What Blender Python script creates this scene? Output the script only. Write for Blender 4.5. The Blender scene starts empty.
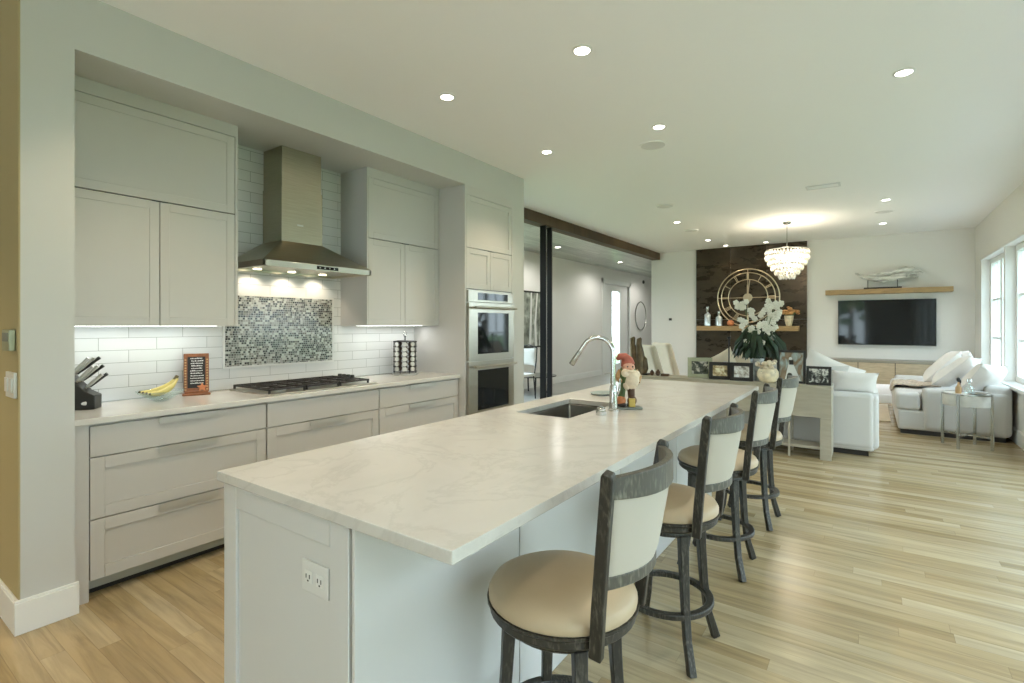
import bpy, bmesh, math, random
from mathutils import Vector, Matrix
PI = math.pi
sc = bpy.context.scene
C = sc.collection
random.seed(7)

# ------------------------------------------------------------------ camera, world, exposure
cd = bpy.data.cameras.new('camera'); cam = bpy.data.objects.new('camera', cd); C.objects.link(cam)
cd.sensor_fit = 'HORIZONTAL'; cd.sensor_width = 36.0; cd.lens = 36.0 * 510 / 1024
cd.clip_start = 0.05; cd.clip_end = 200
cd.shift_y = -16.5 / 1024
cam.location = (0, 0, 1.38)
cam.rotation_euler = (PI / 2, 0, math.atan(360 / 510))
sc.camera = cam

w = bpy.data.worlds.new('sky'); sc.world = w; w.use_nodes = True
nt = w.node_tree; bg = nt.nodes['Background']
tc = nt.nodes.new('ShaderNodeTexCoord'); sx = nt.nodes.new('ShaderNodeSeparateXYZ'); cr = nt.nodes.new('ShaderNodeValToRGB')
nt.links.new(tc.outputs['Generated'], sx.inputs[0]); nt.links.new(sx.outputs['Z'], cr.inputs[0]); nt.links.new(cr.outputs[0], bg.inputs[0])
cr.color_ramp.elements[0].color = (0.80, 0.90, 1.0, 1); cr.color_ramp.elements[1].color = (0.62, 0.80, 1.0, 1)
bg.inputs[1].default_value = 7.0
EXPOSURE = 0.40
CAN_W = 21.0
sc.view_settings.view_transform = 'Standard'; sc.view_settings.look = 'None'
sc.view_settings.exposure = EXPOSURE; sc.view_settings.gamma = 1; sc.view_settings.use_curve_mapping = False
sc.cycles.max_bounces = 10; sc.cycles.diffuse_bounces = 6; sc.cycles.glossy_bounces = 4; sc.cycles.transmission_bounces = 6
sc.cycles.transparent_max_bounces = 12; sc.cycles.sample_clamp_indirect = 4; sc.cycles.caustics_reflective = False; sc.cycles.caustics_refractive = False

# ------------------------------------------------------------------ mesh builder
class MB:
    def __init__(s): s.bm = bmesh.new()
    def _t(s, vs, M):
        if M is not None: bmesh.ops.transform(s.bm, matrix=M, verts=vs)
    def box(s, x0, x1, y0, y1, z0, z1, M=None):
        v = [s.bm.verts.new((x, y, z)) for z in (z0, z1) for x, y in ((x0, y0), (x1, y0), (x1, y1), (x0, y1))]
        for f in ((3, 2, 1, 0), (4, 5, 6, 7), (0, 1, 5, 4), (1, 2, 6, 5), (2, 3, 7, 6), (3, 0, 4, 7)): s.bm.faces.new([v[i] for i in f])
        s._t(v, M); return s
    def hexa(s, bot, top):
        v = [s.bm.verts.new(p) for p in bot] + [s.bm.verts.new(p) for p in top]; n = len(bot)
        s.bm.faces.new(v[:n][::-1]); s.bm.faces.new(v[n:])
        for i in range(n): j = (i + 1) % n; s.bm.faces.new([v[i], v[j], v[n + j], v[n + i]])
        return s
    def lathe(s, prof, seg=24, c=(0, 0, 0), M=None, sx=1, sy=1):
        loop = prof[0] == prof[-1]
        if loop: prof = prof[:-1]
        rings = []; allv = []
        for r, z in prof:
            if r < 1e-5: vs = [s.bm.verts.new((c[0], c[1], c[2] + z))]
            else: vs = [s.bm.verts.new((c[0] + r * sx * math.cos(2 * PI * k / seg), c[1] + r * sy * math.sin(2 * PI * k / seg), c[2] + z)) for k in range(seg)]
            rings.append(vs); allv += vs
        for a, b in zip(rings, rings[1:] + (rings[:1] if loop else [])):
            for k in range(seg):
                l = (k + 1) % seg
                f = [a[k % len(a)], a[l % len(a)], b[l % len(b)], b[k % len(b)]]
                u = []
                for q in f:
                    if q not in u: u.append(q)
                if len(u) >= 3: s.bm.faces.new(u)
        for vs, rev in (() if loop else ((rings[0], True), (rings[-1], False))):
            if len(vs) > 1: s.bm.faces.new(vs[::-1] if rev else vs)
        s._t(allv, M); return s
    def cyl(s, c, r, h, seg=20, M=None, r2=None): return s.lathe([(r, 0), (r if r2 is None else r2, h)], seg, c, M)
    def tube(s, pts, r, seg=10, closed=False, flat=1.0, caps=True, up=None):
        P = [Vector(p) for p in pts]; n = len(P); rr = r if isinstance(r, (list, tuple)) else [r] * n
        rings = []; ref = None
        for i in range(n):
            if closed: t = P[(i + 1) % n] - P[i - 1]
            else: t = P[min(i + 1, n - 1)] - P[max(i - 1, 0)]
            t.normalize()
            if ref is None:
                ref = Vector(up) if up else (Vector((0, 0, 1)) if abs(t.z) < .9 else Vector((1, 0, 0)))
            a = t.cross(ref); 
            if a.length < 1e-4: a = t.cross(Vector((0, 1, 0)))
            a.normalize(); b = a.cross(t).normalized(); ref = b if not up else Vector(up)
            rings.append([s.bm.verts.new(P[i] + (a * math.cos(2 * PI * k / seg) * flat + b * math.sin(2 * PI * k / seg)) * rr[i]) for k in range(seg)])
        m = n if closed else n - 1
        for i in range(m):
            A = rings[i]; B = rings[(i + 1) % n]
            for k in range(seg): s.bm.faces.new([A[k], A[(k + 1) % seg], B[(k + 1) % seg], B[k]])
        if not closed and caps: s.bm.faces.new(rings[0][::-1]); s.bm.faces.new(rings[-1])
        return s
    def sweep(s, pts, hw, hh, side=None):
        """rectangular bar along pts; hw half width along side axis, hh half height; both may be lists"""
        P = [Vector(p) for p in pts]; n = len(P); W = hw if isinstance(hw, (list, tuple)) else [hw] * n; H = hh if isinstance(hh, (list, tuple)) else [hh] * n
        rings = []
        for i in range(n):
            t = (P[min(i + 1, n - 1)] - P[max(i - 1, 0)]).normalized()
            a = Vector(side[i]) if side else t.cross(Vector((0, 0, 1)))
            a = (a - t * a.dot(t)).normalized(); b = t.cross(a).normalized()
            rings.append([s.bm.verts.new(P[i] + a * W[i] * p + b * H[i] * q) for p, q in ((1, 1), (-1, 1), (-1, -1), (1, -1))])
        for A, B in zip(rings, rings[1:]):
            for k in range(4): s.bm.faces.new([A[k], A[(k + 1) % 4], B[(k + 1) % 4], B[k]])
        s.bm.faces.new(rings[0][::-1]); s.bm.faces.new(rings[-1]); return s
    def ball(s, c, r, sx=1, sy=1, sz=1, seg=14, M=None):
        n = max(6, seg // 2)
        prof = [(r * math.sin(PI * i / n) if 0 < i < n else 0, -r * math.cos(PI * i / n) * sz) for i in range(n + 1)]
        return s.lathe(prof, seg, c, M, sx, sy)
    def pillow(s, w_, h_, t_, M=None, n=12, pinch=.10):
        """cushion lying in the local XZ plane, thickness along Y"""
        g = {}; allv = []
        for sd in (-1, 1):
            for i in range(n + 1):
                for j in range(n + 1):
                    u = -1 + 2 * i / n; v = -1 + 2 * j / n
                    edge = i in (0, n) or j in (0, n)
                    if edge and sd == 1: g[(1, i, j)] = g[(-1, i, j)]; continue
                    x = u * w_ / 2 * (1 - pinch * (1 - v * v)); z = v * h_ / 2 * (1 - pinch * (1 - u * u))
                    th = t_ / 2 * (max(0, 1 - u ** 4) * max(0, 1 - v ** 4)) ** .55
                    th *= 1 + .05 * math.sin(5 * u + 3 * v * sd)
                    q = s.bm.verts.new((x, sd * th, z)); g[(sd, i, j)] = q; allv.append(q)
        for sd in (-1, 1):
            for i in range(n):
                for j in range(n):
                    f = [g[(sd, i, j)], g[(sd, i + 1, j)], g[(sd, i + 1, j + 1)], g[(sd, i, j + 1)]]
                    s.bm.faces.new(f if sd < 0 else f[::-1])
        s._t(allv, M); return s

_origin = {}
def setm(o, M): _origin[o.name] = M.copy(); o.matrix_basis = M
def thing(name, label, cat, loc, rotz=0, group=None):
    o = bpy.data.objects.new(name, None); C.objects.link(o); o.empty_display_size = .1
    setm(o, Matrix.Translation(loc) @ Matrix.Rotation(rotz, 4, 'Z'))
    o['label'] = label; o['category'] = cat
    if group: o['group'] = group
    return o
def obj(name, mb, mat, parent=None, label=None, cat=None, group=None, kind=None, bev=0, seg=2, smooth=38, local=False, sub=0, mats=None):
    bm = mb.bm
    bmesh.ops.recalc_face_normals(bm, faces=bm.faces)
    me = bpy.data.meshes.new(name)
    if parent is not None:
        M = Matrix.Identity(4) if local else _origin[parent.name].inverted()
        off = None
    elif local: M = Matrix.Identity(4); off = None
    else:
        xs = [v.co.x for v in bm.verts]; ys = [v.co.y for v in bm.verts]; zs = [v.co.z for v in bm.verts]
        off = Vector(((min(xs) + max(xs)) / 2, (min(ys) + max(ys)) / 2, min(zs))); M = Matrix.Translation(-off)
    bmesh.ops.transform(bm, matrix=M, verts=bm.verts); bm.to_mesh(me); bm.free()
    if smooth:
        me.polygons.foreach_set('use_smooth', [True] * len(me.polygons)); me.set_sharp_from_angle(angle=math.radians(smooth))
    me.materials.append(mat)
    for m_ in (mats or []): me.materials.append(m_)
    o = bpy.data.objects.new(name, me); C.objects.link(o)
    _origin[o.name] = Matrix.Translation(off) if off is not None else Matrix.Identity(4)
    if off is not None: o.location = off
    if parent is not None:
        o.parent = parent; _origin[o.name] = _origin[parent.name].copy()
    if label: o['label'] = label
    if cat: o['category'] = cat
    if group: o['group'] = group
    if kind: o['kind'] = kind
    if bev:
        b = o.modifiers.new('bevel', 'BEVEL'); b.width = bev; b.segments = seg; b.limit_method = 'ANGLE'; b.angle_limit = math.radians(40); b.harden_normals = False
    if sub:
        b = o.modifiers.new('sub', 'SUBSURF'); b.levels = sub; b.render_levels = sub
    return o
def struct(name, mb, mat, **k): return obj(name, mb, mat, kind='structure', **k)
def dup(root, M, label, group=None):
    r = root.copy(); C.objects.link(r); r.matrix_basis = M; r['label'] = label; _origin[r.name] = M.copy()
    if group: r['group'] = group
    for ch in list(root.children):
        c = ch.copy(); C.objects.link(c); c.parent = r
        for g in ch.children:
            d = g.copy(); C.objects.link(d); d.parent = c
    return r
def TR(x, y, z, rz=0, rx=0, ry=0): return Matrix.Translation((x, y, z)) @ Matrix.Rotation(rz, 4, 'Z') @ Matrix.Rotation(ry, 4, 'Y') @ Matrix.Rotation(rx, 4, 'X')

# ------------------------------------------------------------------ materials
def P(name, col, rough=.5, metal=0, spec=.5, bump=0, bscale=60, var=0, vscale=6, stretch=(1, 1, 1), trans=0, sheen=0, coat=0, emit=None, es=0, alpha=1):
    m = bpy.data.materials.new(name); m.use_nodes = True; n = m.node_tree; b = n.nodes['Principled BSDF']
    b.inputs['Base Color'].default_value = (*col, 1); b.inputs['Roughness'].default_value = rough; b.inputs['Metallic'].default_value = metal
    b.inputs['Specular IOR Level'].default_value = spec; b.inputs['Transmission Weight'].default_value = trans; b.inputs['Sheen Weight'].default_value = sheen
    b.inputs['Coat Weight'].default_value = coat; b.inputs['Alpha'].default_value = alpha
    if emit: b.inputs['Emission Color'].default_value = (*emit, 1); b.inputs['Emission Strength'].default_value = es
    t = n.nodes.new('ShaderNodeTexCoord'); mp = n.nodes.new('ShaderNodeMapping'); mp.inputs['Scale'].default_value = stretch
    n.links.new(t.outputs['Object'], mp.inputs[0])
    if var:
        no = n.nodes.new('ShaderNodeTexNoise'); no.inputs['Scale'].default_value = vscale; no.inputs['Detail'].default_value = 5
        n.links.new(mp.outputs[0], no.inputs['Vector'])
        mx = n.nodes.new('ShaderNodeMix'); mx.data_type = 'RGBA'
        mx.inputs[6].default_value = (*[max(0, c * (1 - var)) for c in col], 1); mx.inputs[7].default_value = (*[min(1, c * (1 + var)) for c in col], 1)
        rg = n.nodes.new('ShaderNodeMapRange'); rg.inputs[1].default_value = .3; rg.inputs[2].default_value = .7
        n.links.new(no.outputs[0], rg.inputs[0]); n.links.new(rg.outputs[0], mx.inputs[0]); n.links.new(mx.outputs[2], b.inputs['Base Color'])
    if bump:
        no = n.nodes.new('ShaderNodeTexNoise'); no.inputs['Scale'].default_value = bscale; no.inputs['Detail'].default_value = 3
        n.links.new(mp.outputs[0], no.inputs['Vector']); bp = n.nodes.new('ShaderNodeBump'); bp.inputs['Strength'].default_value = bump; bp.inputs['Distance'].default_value = .004
        n.links.new(no.outputs[0], bp.inputs['Height']); n.links.new(bp.outputs[0], b.inputs['Normal'])
    return m
class NT:
    """tiny node helper"""
    def __init__(s, m): s.n = m.node_tree
    def add(s, typ, ins=None, **k):
        x = s.n.nodes.new(typ)
        for a, v in k.items(): setattr(x, a, v)
        for i, v in (ins or {}).items():
            if hasattr(v, 'is_output') or isinstance(v, bpy.types.NodeSocket): s.n.links.new(v, x.inputs[i])
            else: x.inputs[i].default_value = v
        return x
    def math(s, op, a, b=0): return s.add('ShaderNodeMath', {0: a, 1: b}, operation=op).outputs[0]
    def mix(s, f, a, b): return s.add('ShaderNodeMix', {0: f, 6: a, 7: b}, data_type='RGBA').outputs[2]
    def ramp(s, f, stops, const=False):
        r = s.add('ShaderNodeValToRGB', {0: f}); e = r.color_ramp
        if const: e.interpolation = 'CONSTANT'
        e.elements[0].position = stops[0][0]; e.elements[0].color = (*stops[0][1], 1)
        e.elements[1].position = stops[1][0]; e.elements[1].color = (*stops[1][1], 1)
        for p, c in stops[2:]: q = e.elements.new(p); q.color = (*c, 1)
        return r.outputs[0]

M = {}
M['wall'] = P('wall_paint', (.76, .745, .71), .6, bump=.03, bscale=250)
M['wallwarm'] = P('hall_paint_tan', (.42, .345, .18), .6)
M['ceil'] = P('ceiling_paint', (.91, .90, .88), .8)
M['trim'] = P('trim_paint', (.78, .78, .75), .35)
M['cabwall'] = P('kitchen_wall_paint', (.57, .57, .54), .5, bump=.03, bscale=250)
M['cab'] = P('cabinet_paint', (.565, .555, .53), .32, bump=.02, bscale=300)
M['cabisl'] = P('island_paint', (.63, .63, .61), .32, bump=.02, bscale=300)
M['gap'] = P('dark_gap', (.03, .03, .03), .8)
M['steel'] = P('brushed_steel', (.50, .47, .40), .28, metal=1, bump=.05, bscale=40, stretch=(1, 1, 40), var=.05)
M['steelh'] = P('hood_steel', (.42, .39, .30), .30, metal=1, bump=.03, bscale=30, stretch=(1, 1, 30), var=.08)
M['chrome'] = P('chrome', (.62, .62, .61), .16, metal=1)
M['alu'] = P('pull_metal', (.55, .56, .53), .38, metal=.5)
M['blackglass'] = P('black_glass', (.008, .010, .012), .05, spec=.45)
M['blackmetal'] = P('black_metal', (.02, .02, .022), .4, metal=.5)
M['iron'] = P('cast_iron', (.035, .03, .028), .55, bump=.1)
M['plasticblack'] = P('black_plastic', (.02, .022, .02), .35)
M['whiteplastic'] = P('white_plastic', (.70, .70, .67), .3)
M['sinksteel'] = P('sink_steel', (.36, .35, .32), .3, metal=1, var=.1)
M['black'] = P('black_frame', (.014, .012, .010), .5)
M['sofa'] = P('white_linen', (.60, .58, .55), .85, bump=.12, bscale=350, sheen=.3)
M['pillow'] = P('white_cotton', (.76, .72, .68), .9, bump=.15, bscale=200, sheen=.3, var=.03)
M['beigepillow'] = P('beige_cotton', (.66, .58, .46), .9, bump=.15, bscale=200, var=.05)
M['darkfoot'] = P('dark_plinth', (.03, .025, .02), .6)
M['oakshelf'] = P('oak_shelf', (.36, .235, .105), .5, var=.25, vscale=6, stretch=(1.5, 12, 12))
M['consoledoor'] = P('bleached_oak', (.50, .40, .27), .5, var=.12, vscale=5, stretch=(2, 2, 10))
M['consoletop'] = P('console_top_grey', (.30, .27, .22), .4)
M['stoolfab'] = P('tan_leatherette', (.48, .365, .23), .42, bump=.1, bscale=300, var=.08, vscale=4)
M['stoolback'] = P('light_linen', (.52, .475, .40), .85, bump=.2, bscale=500)
M['gold'] = P('champagne_metal', (.62, .52, .36), .3, metal=.8)
M['glass'] = P('clear_glass', (.9, .95, .95), .02, trans=1)
M['leaf'] = P('leaf_green', (.012, .035, .012), .4, var=.4, vscale=20)
M['petal'] = P('white_petal', (.84, .82, .74), .6, sheen=.2)
M['banana'] = P('banana_yellow', (.66, .58, .20), .5, var=.15, vscale=15)
M['bananatip'] = P('banana_tip', (.12, .10, .04), .6)
M['bronze'] = P('aged_bronze', (.12, .085, .045), .4, metal=.6, var=.5, vscale=12, bump=.3)
M['brownsm'] = P('dark_brown_wood', (.10, .05, .025), .5)
M['red'] = P('faded_red', (.42, .11, .07), .6, var=.25, vscale=30)
M['orange'] = P('burnt_orange', (.55, .20, .08), .5, var=.2, vscale=20)
M['green'] = P('moss_green', (.09, .14, .05), .6, var=.3, vscale=30)
M['beard'] = P('cream_beard', (.74, .62, .47), .8, bump=.8, bscale=60, var=.15, vscale=40)
M['skin'] = P('painted_skin', (.62, .34, .24), .5)
M['goldpaint'] = P('gold_paint', (.55, .42, .12), .4, metal=.5, bump=.3)
M['greypost'] = P('grey_slate', (.2, .22, .2), .5)
M['silver'] = P('silver_frame', (.36, .37, .25), .35, metal=.4, var=.1)
M['woodframe'] = P('red_brown_wood', (.24, .09, .035), .5, var=.3, vscale=20)
M['tanwood'] = P('tan_wood', (.50, .30, .14), .5, var=.2, vscale=20)
M['concrete'] = P('whitewashed_wood', (.40, .365, .285), .6, var=.08, vscale=5, stretch=(1, 1, 6), bump=.1)
M['tabletop'] = P('pale_stone', (.62, .60, .55), .45, var=.12, vscale=10)
M['nickel'] = P('nickel', (.46, .46, .43), .25, metal=1)
M['drift'] = P('driftwood_grey', (.56, .55, .51), .6, var=.7, vscale=9, bump=.6, bscale=25, stretch=(.4, 2, 2))
M['rug'] = P('cream_rug', (.66, .58, .46), .95, bump=.6, bscale=120, var=.06, vscale=8)
M['flower'] = P('autumn_flower', (.50, .27, .10), .7, var=.4, vscale=25)
M['cream'] = P('cream_ceramic', (.74, .64, .45), .4, var=.25, vscale=18)
M['hallfloor'] = P('pale_grey_floor', (.40, .40, .37), .35, var=.08, vscale=2)
M['grille'] = P('ceiling_grille', (.72, .71, .69), .8)
M['lamp'] = P('lamp_disc', (1, 1, 1), .5, emit=(1, .93, .80), es=14)
M['led'] = P('led_strip', (1, 1, 1), .5, emit=(.97, 1, .97), es=4)
M['hoodlamp'] = P('hood_lamp', (1, 1, 1), .5, emit=(1, .85, .62), es=6)
M['bulb'] = P('bulb', (1, 1, 1), .5, emit=(1, .88, .66), es=20)
M['doorglow'] = P('door_frosted_glass', (.8, .88, .95), .3, trans=.9)
M['grass'] = P('lawn', (.16, .24, .08), .9, var=.3, vscale=3)
M['patio'] = P('patio_stone', (.42, .40, .36), .8, var=.1)
M['foliage'] = P('foliage', (.13, .20, .08), .7, var=.55, vscale=5, bump=1, bscale=6)
M['bark'] = P('bark', (.12, .09, .06), .9, var=.3, bump=.6)
M['teal'] = P('sea_glass_dish', (.36, .43, .42), .25)
M['cork'] = P('bottle_brown', (.16, .06, .03), .3)

def wood_mat(name, c1, c2, c3, plank_w, plank_l, axis='x', rough=.3, gap=.5, spec=.5, grain=1.0, coat=0):
    m = P(name, c1, rough, spec=spec, coat=coat); t = NT(m); b = t.n.nodes['Principled BSDF']
    co = t.add('ShaderNodeTexCoord').outputs['Object']; s = t.add('ShaderNodeSeparateXYZ', {0: co})
    U, V = (s.outputs[0], s.outputs[1]) if axis == 'x' else (s.outputs[1], s.outputs[0])
    if axis == 'xz': U, V = s.outputs[0], s.outputs[2]
    row = t.math('FLOOR', t.math('DIVIDE', V, plank_w))
    off = t.math('MULTIPLY', t.add('ShaderNodeTexWhiteNoise', {'W': row}, noise_dimensions='1D').outputs[0], plank_l * 3)
    col = t.math('FLOOR', t.math('DIVIDE', t.math('ADD', U, off), plank_l))
    idv = t.add('ShaderNodeCombineXYZ', {0: row, 1: col}).outputs[0]
    rnd = t.add('ShaderNodeTexWhiteNoise', {'Vector': idv}, noise_dimensions='2D').outputs[0]
    gv = t.add('ShaderNodeCombineXYZ', {0: t.math('MULTIPLY', U, 1.2), 1: t.math('MULTIPLY', V, 16), 2: t.math('MULTIPLY', rnd, 37)}).outputs[0]
    n1 = t.add('ShaderNodeTexNoise', {'Vector': gv, 'Scale': 1.4, 'Detail': 6, 'Roughness': .62, 'Distortion': .6}).outputs[0]
    base = t.ramp(rnd, [(0, c1), (.5, c2), (1, c3)])
    g = t.ramp(n1, [(.3, (1 - .30 * grain,) * 3), (.62, (1.0,) * 3)])
    c = t.add('ShaderNodeMix', {0: 1.0, 6: base, 7: g}, data_type='RGBA', blend_type='MULTIPLY').outputs[2]
    fr = t.math('FRACT', t.math('DIVIDE', V, plank_w)); fu = t.math('FRACT', t.math('DIVIDE', t.math('ADD', U, off), plank_l))
    e = t.math('MINIMUM', t.math('LESS_THAN', t.math('ABSOLUTE', t.math('SUBTRACT', fr, .5)), .5 - .0012 / plank_w), t.math('LESS_THAN', t.math('ABSOLUTE', t.math('SUBTRACT', fu, .5)), .5 - .0012 / plank_l))
    c = t.mix(t.math('MULTIPLY', t.math('SUBTRACT', 1, e), gap), c, (.05, .03, .015, 1))
    t.n.links.new(c, b.inputs['Base Color'])
    bp = t.add('ShaderNodeBump', {'Strength': .12, 'Distance': .002, 'Height': n1}); t.n.links.new(bp.outputs[0], b.inputs['Normal'])
    return m
M['floor'] = wood_mat('oak_floor', (.36, .258, .125), (.45, .345, .19), (.54, .435, .27), .083, 1.3, 'x', rough=.26, gap=.25, grain=1.2, spec=.7)
M['plank'] = wood_mat('grey_plank_ceiling', (.36, .375, .33), (.48, .50, .44), (.58, .60, .53), .16, 2.2, 'y', rough=.3, gap=.6, grain=1.2)
M['beam'] = wood_mat('rustic_beam', (.06, .035, .014), (.12, .072, .03), (.18, .115, .05), .5, 3, 'y', rough=.6, gap=0, grain=1.8)

def marble(name):
    m = P(name, (.8, .78, .72), .19, spec=.55); t = NT(m); b = t.n.nodes['Principled BSDF']
    co = t.add('ShaderNodeTexCoord').outputs['Object']
    mp = t.add('ShaderNodeMapping', {0: co, 'Rotation': (0, 0, .5), 'Scale': (1.0, 1.0, 1)}).outputs[0]
    n0 = t.add('ShaderNodeTexNoise', {'Vector': mp, 'Scale': 2.2, 'Detail': 9, 'Roughness': .68, 'Distortion': 1.0}).outputs[0]
    v = t.math('ABSOLUTE', t.math('SUBTRACT', n0, .5))
    vein = t.ramp(v, [(0, (1, 1, 1)), (.035, (0, 0, 0))])
    n2 = t.add('ShaderNodeTexNoise', {'Vector': mp, 'Scale': 3.1, 'Detail': 8, 'Distortion': 2.0}).outputs[0]
    cl = t.ramp(n2, [(.35, (0, 0, 0)), (.75, (1, 1, 1))])
    c = t.mix(t.math('MULTIPLY', cl, .36), (.64, .62, .575, 1), (.52, .50, .46, 1))
    c = t.mix(t.math('MULTIPLY', vein, .15), c, (.30, .29, .26, 1))
    t.n.links.new(c, b.inputs['Base Color']); return m
M['marble'] = marble('white_marble')
M['marble2'] = P('back_counter_stone', (.68, .67, .63), .12, var=.06, vscale=3)

def subway():
    m = P('subway_tile', (.74, .75, .72), .10, spec=.6); t = NT(m); b = t.n.nodes['Principled BSDF']
    s = t.add('ShaderNodeSeparateXYZ', {0: t.add('ShaderNodeNewGeometry').outputs['Position']})
    v = t.add('ShaderNodeCombineXYZ', {0: s.outputs[1], 1: s.outputs[2]}).outputs[0]
    br = t.add('ShaderNodeTexBrick', {'Vector': v, 'Color1': (.72, .73, .72, 1), 'Color2': (.68, .69, .68, 1), 'Mortar': (.34, .35, .33, 1), 'Scale': 1, 'Mortar Size': .0016, 'Mortar Smooth': .1, 'Bias': 0, 'Brick Width': .305, 'Row Height': .0765}, offset=.5)
    t.n.links.new(br.outputs[0], b.inputs['Base Color'])
    bp = t.add('ShaderNodeBump', {'Strength': .5, 'Distance': .002, 'Height': t.math('SUBTRACT', 1, br.outputs[1])}); t.n.links.new(bp.outputs[0], b.inputs['Normal'])
    return m
M['subway'] = subway()
def mosaic():
    m = P('mosaic_tile', (.5, .5, .5), .15, spec=.6); t = NT(m); b = t.n.nodes['Principled BSDF']
    s = t.add('ShaderNodeSeparateXYZ', {0: t.add('ShaderNodeNewGeometry').outputs['Position']})
    H = .0165; W = .0185
    zz = t.math('DIVIDE', s.outputs[2], H); row = t.math('FLOOR', zz)
    off = t.add('ShaderNodeTexWhiteNoise', {'W': row}, noise_dimensions='1D').outputs[0]
    yy = t.math('ADD', t.math('DIVIDE', s.outputs[1], W), t.math('MULTIPLY', off, 7)); col = t.math('FLOOR', yy)
    rnd = t.add('ShaderNodeTexWhiteNoise', {'Vector': t.add('ShaderNodeCombineXYZ', {0: row, 1: col}).outputs[0]}, noise_dimensions='2D').outputs[0]
    c = t.ramp(rnd, [(0, (.004, .004, .004)), (.27, (.03, .035, .03)), (.38, (.18, .18, .155)), (.52, (.31, .31, .27)), (.70, (.50, .51, .46)), (.88, (.12, .11, .09))], True)
    fz = t.math('ABSOLUTE', t.math('SUBTRACT', t.math('FRACT', zz), .5)); fy = t.math('ABSOLUTE', t.math('SUBTRACT', t.math('FRACT', yy), .5))
    g = t.math('MAXIMUM', t.math('GREATER_THAN', fz, .41), t.math('GREATER_THAN', fy, .43))
    t.n.links.new(t.mix(g, c, (.46, .46, .42, 1)), b.inputs['Base Color']); return m
M['mosaic'] = mosaic()
def stoolwood(name='distressed_black_wood', dark=(.024, .021, .016, 1), rubbed=(.17, .155, .12, 1)):
    m = P(name, (.06, .055, .045), .42); t = NT(m); b = t.n.nodes['Principled BSDF']
    co = t.add('ShaderNodeTexCoord').outputs['Object']
    mp = t.add('ShaderNodeMapping', {0: co, 'Scale': (1, 1, .25)}).outputs[0]
    n = t.add('ShaderNodeTexNoise', {'Vector': mp, 'Scale': 130, 'Detail': 5}).outputs[0]
    n2 = t.add('ShaderNodeTexNoise', {'Vector': co, 'Scale': 9, 'Detail': 3}).outputs[0]
    f = t.math('MULTIPLY', t.ramp(n, [(.50, (0, 0, 0)), (.78, (1, 1, 1))]), t.ramp(n2, [(.35, (.15,) * 3), (.65, (1, 1, 1))]))
    t.n.links.new(t.mix(f, dark, rubbed), b.inputs['Base Color']); return m  # rubbed streaks come out paler than the dark wood
M['stoolwood'] = stoolwood(); M['stoolrail'] = stoolwood('worn_grey_wood', (.075, .068, .053, 1), (.25, .23, .18, 1))
def accent():
    m = P('dark_metal_panel', (.07, .05, .03), .22, metal=.55); t = NT(m); b = t.n.nodes['Principled BSDF']
    co = t.add('ShaderNodeTexCoord').outputs['Object']
    mp = t.add('ShaderNodeMapping', {0: co, 'Scale': (1, 1, 2.4)}).outputs[0]
    n = t.add('ShaderNodeTexNoise', {'Vector': mp, 'Scale': 2.2, 'Detail': 6, 'Roughness': .65}).outputs[0]
    t.n.links.new(t.ramp(n, [(.3, (.034, .024, .014)), (.75, (.088, .066, .042))]), b.inputs['Base Color'])
    t.n.links.new(t.math('MULTIPLY', n, .6), b.inputs['Roughness']); return m
M['accent'] = accent()
def picture(name, stops, scale=9, seed=0.0, stretch=(1, 1, 1), rough=.15):
    m = P(name, (.5, .5, .5), rough); t = NT(m); b = t.n.nodes['Principled BSDF']
    co = t.add('ShaderNodeTexCoord').outputs['Object']
    mp = t.add('ShaderNodeMapping', {0: co, 'Location': (seed, seed * 2, seed), 'Scale': stretch}).outputs[0]
    n = t.add('ShaderNodeTexNoise', {'Vector': mp, 'Scale': scale, 'Detail': 3, 'Distortion': .5}).outputs[0]
    t.n.links.new(t.ramp(n, stops), b.inputs['Base Color']); return m
M['crystal'] = None
def crystal():
    m = bpy.data.materials.new('crystal'); m.use_nodes = True; n = m.node_tree; n.nodes.remove(n.nodes['Principled BSDF'])
    o = n.nodes['Material Output']; t = NT(m)
    tl = t.add('ShaderNodeBsdfTranslucent', {0: (.95, .90, .80, 1)}).outputs[0]; g = t.add('ShaderNodeBsdfGlossy', {0: (1, 1, 1, 1), 'Roughness': .08}).outputs[0]
    tr = t.add('ShaderNodeBsdfTransparent', {0: (1, 1, 1, 1)}).outputs[0]
    a = t.add('ShaderNodeMixShader', {0: .5, 1: tl, 2: g}).outputs[0]; c = t.add('ShaderNodeMixShader', {0: .4, 1: a, 2: tr}).outputs[0]
    n.links.new(c, o.inputs[0]); return m
M['crystal'] = crystal()
def clearglass(name, tint=(.93, .97, .96), refl=.08):
    m = bpy.data.materials.new(name); m.use_nodes = True; n = m.node_tree; n.nodes.remove(n.nodes['Principled BSDF'])
    t = NT(m); g = t.add('ShaderNodeBsdfGlossy', {0: (1, 1, 1, 1), 'Roughness': .02}).outputs[0]; tr = t.add('ShaderNodeBsdfTransparent', {0: (*tint, 1)}).outputs[0]
    n.links.new(t.add('ShaderNodeMixShader', {0: refl, 1: tr, 2: g}).outputs[0], n.nodes['Material Output'].inputs[0]); return m
M['pane'] = clearglass('window_glass'); M['bowlglass'] = clearglass('bowl_glass', (.88, .93, .92), .22)

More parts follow.
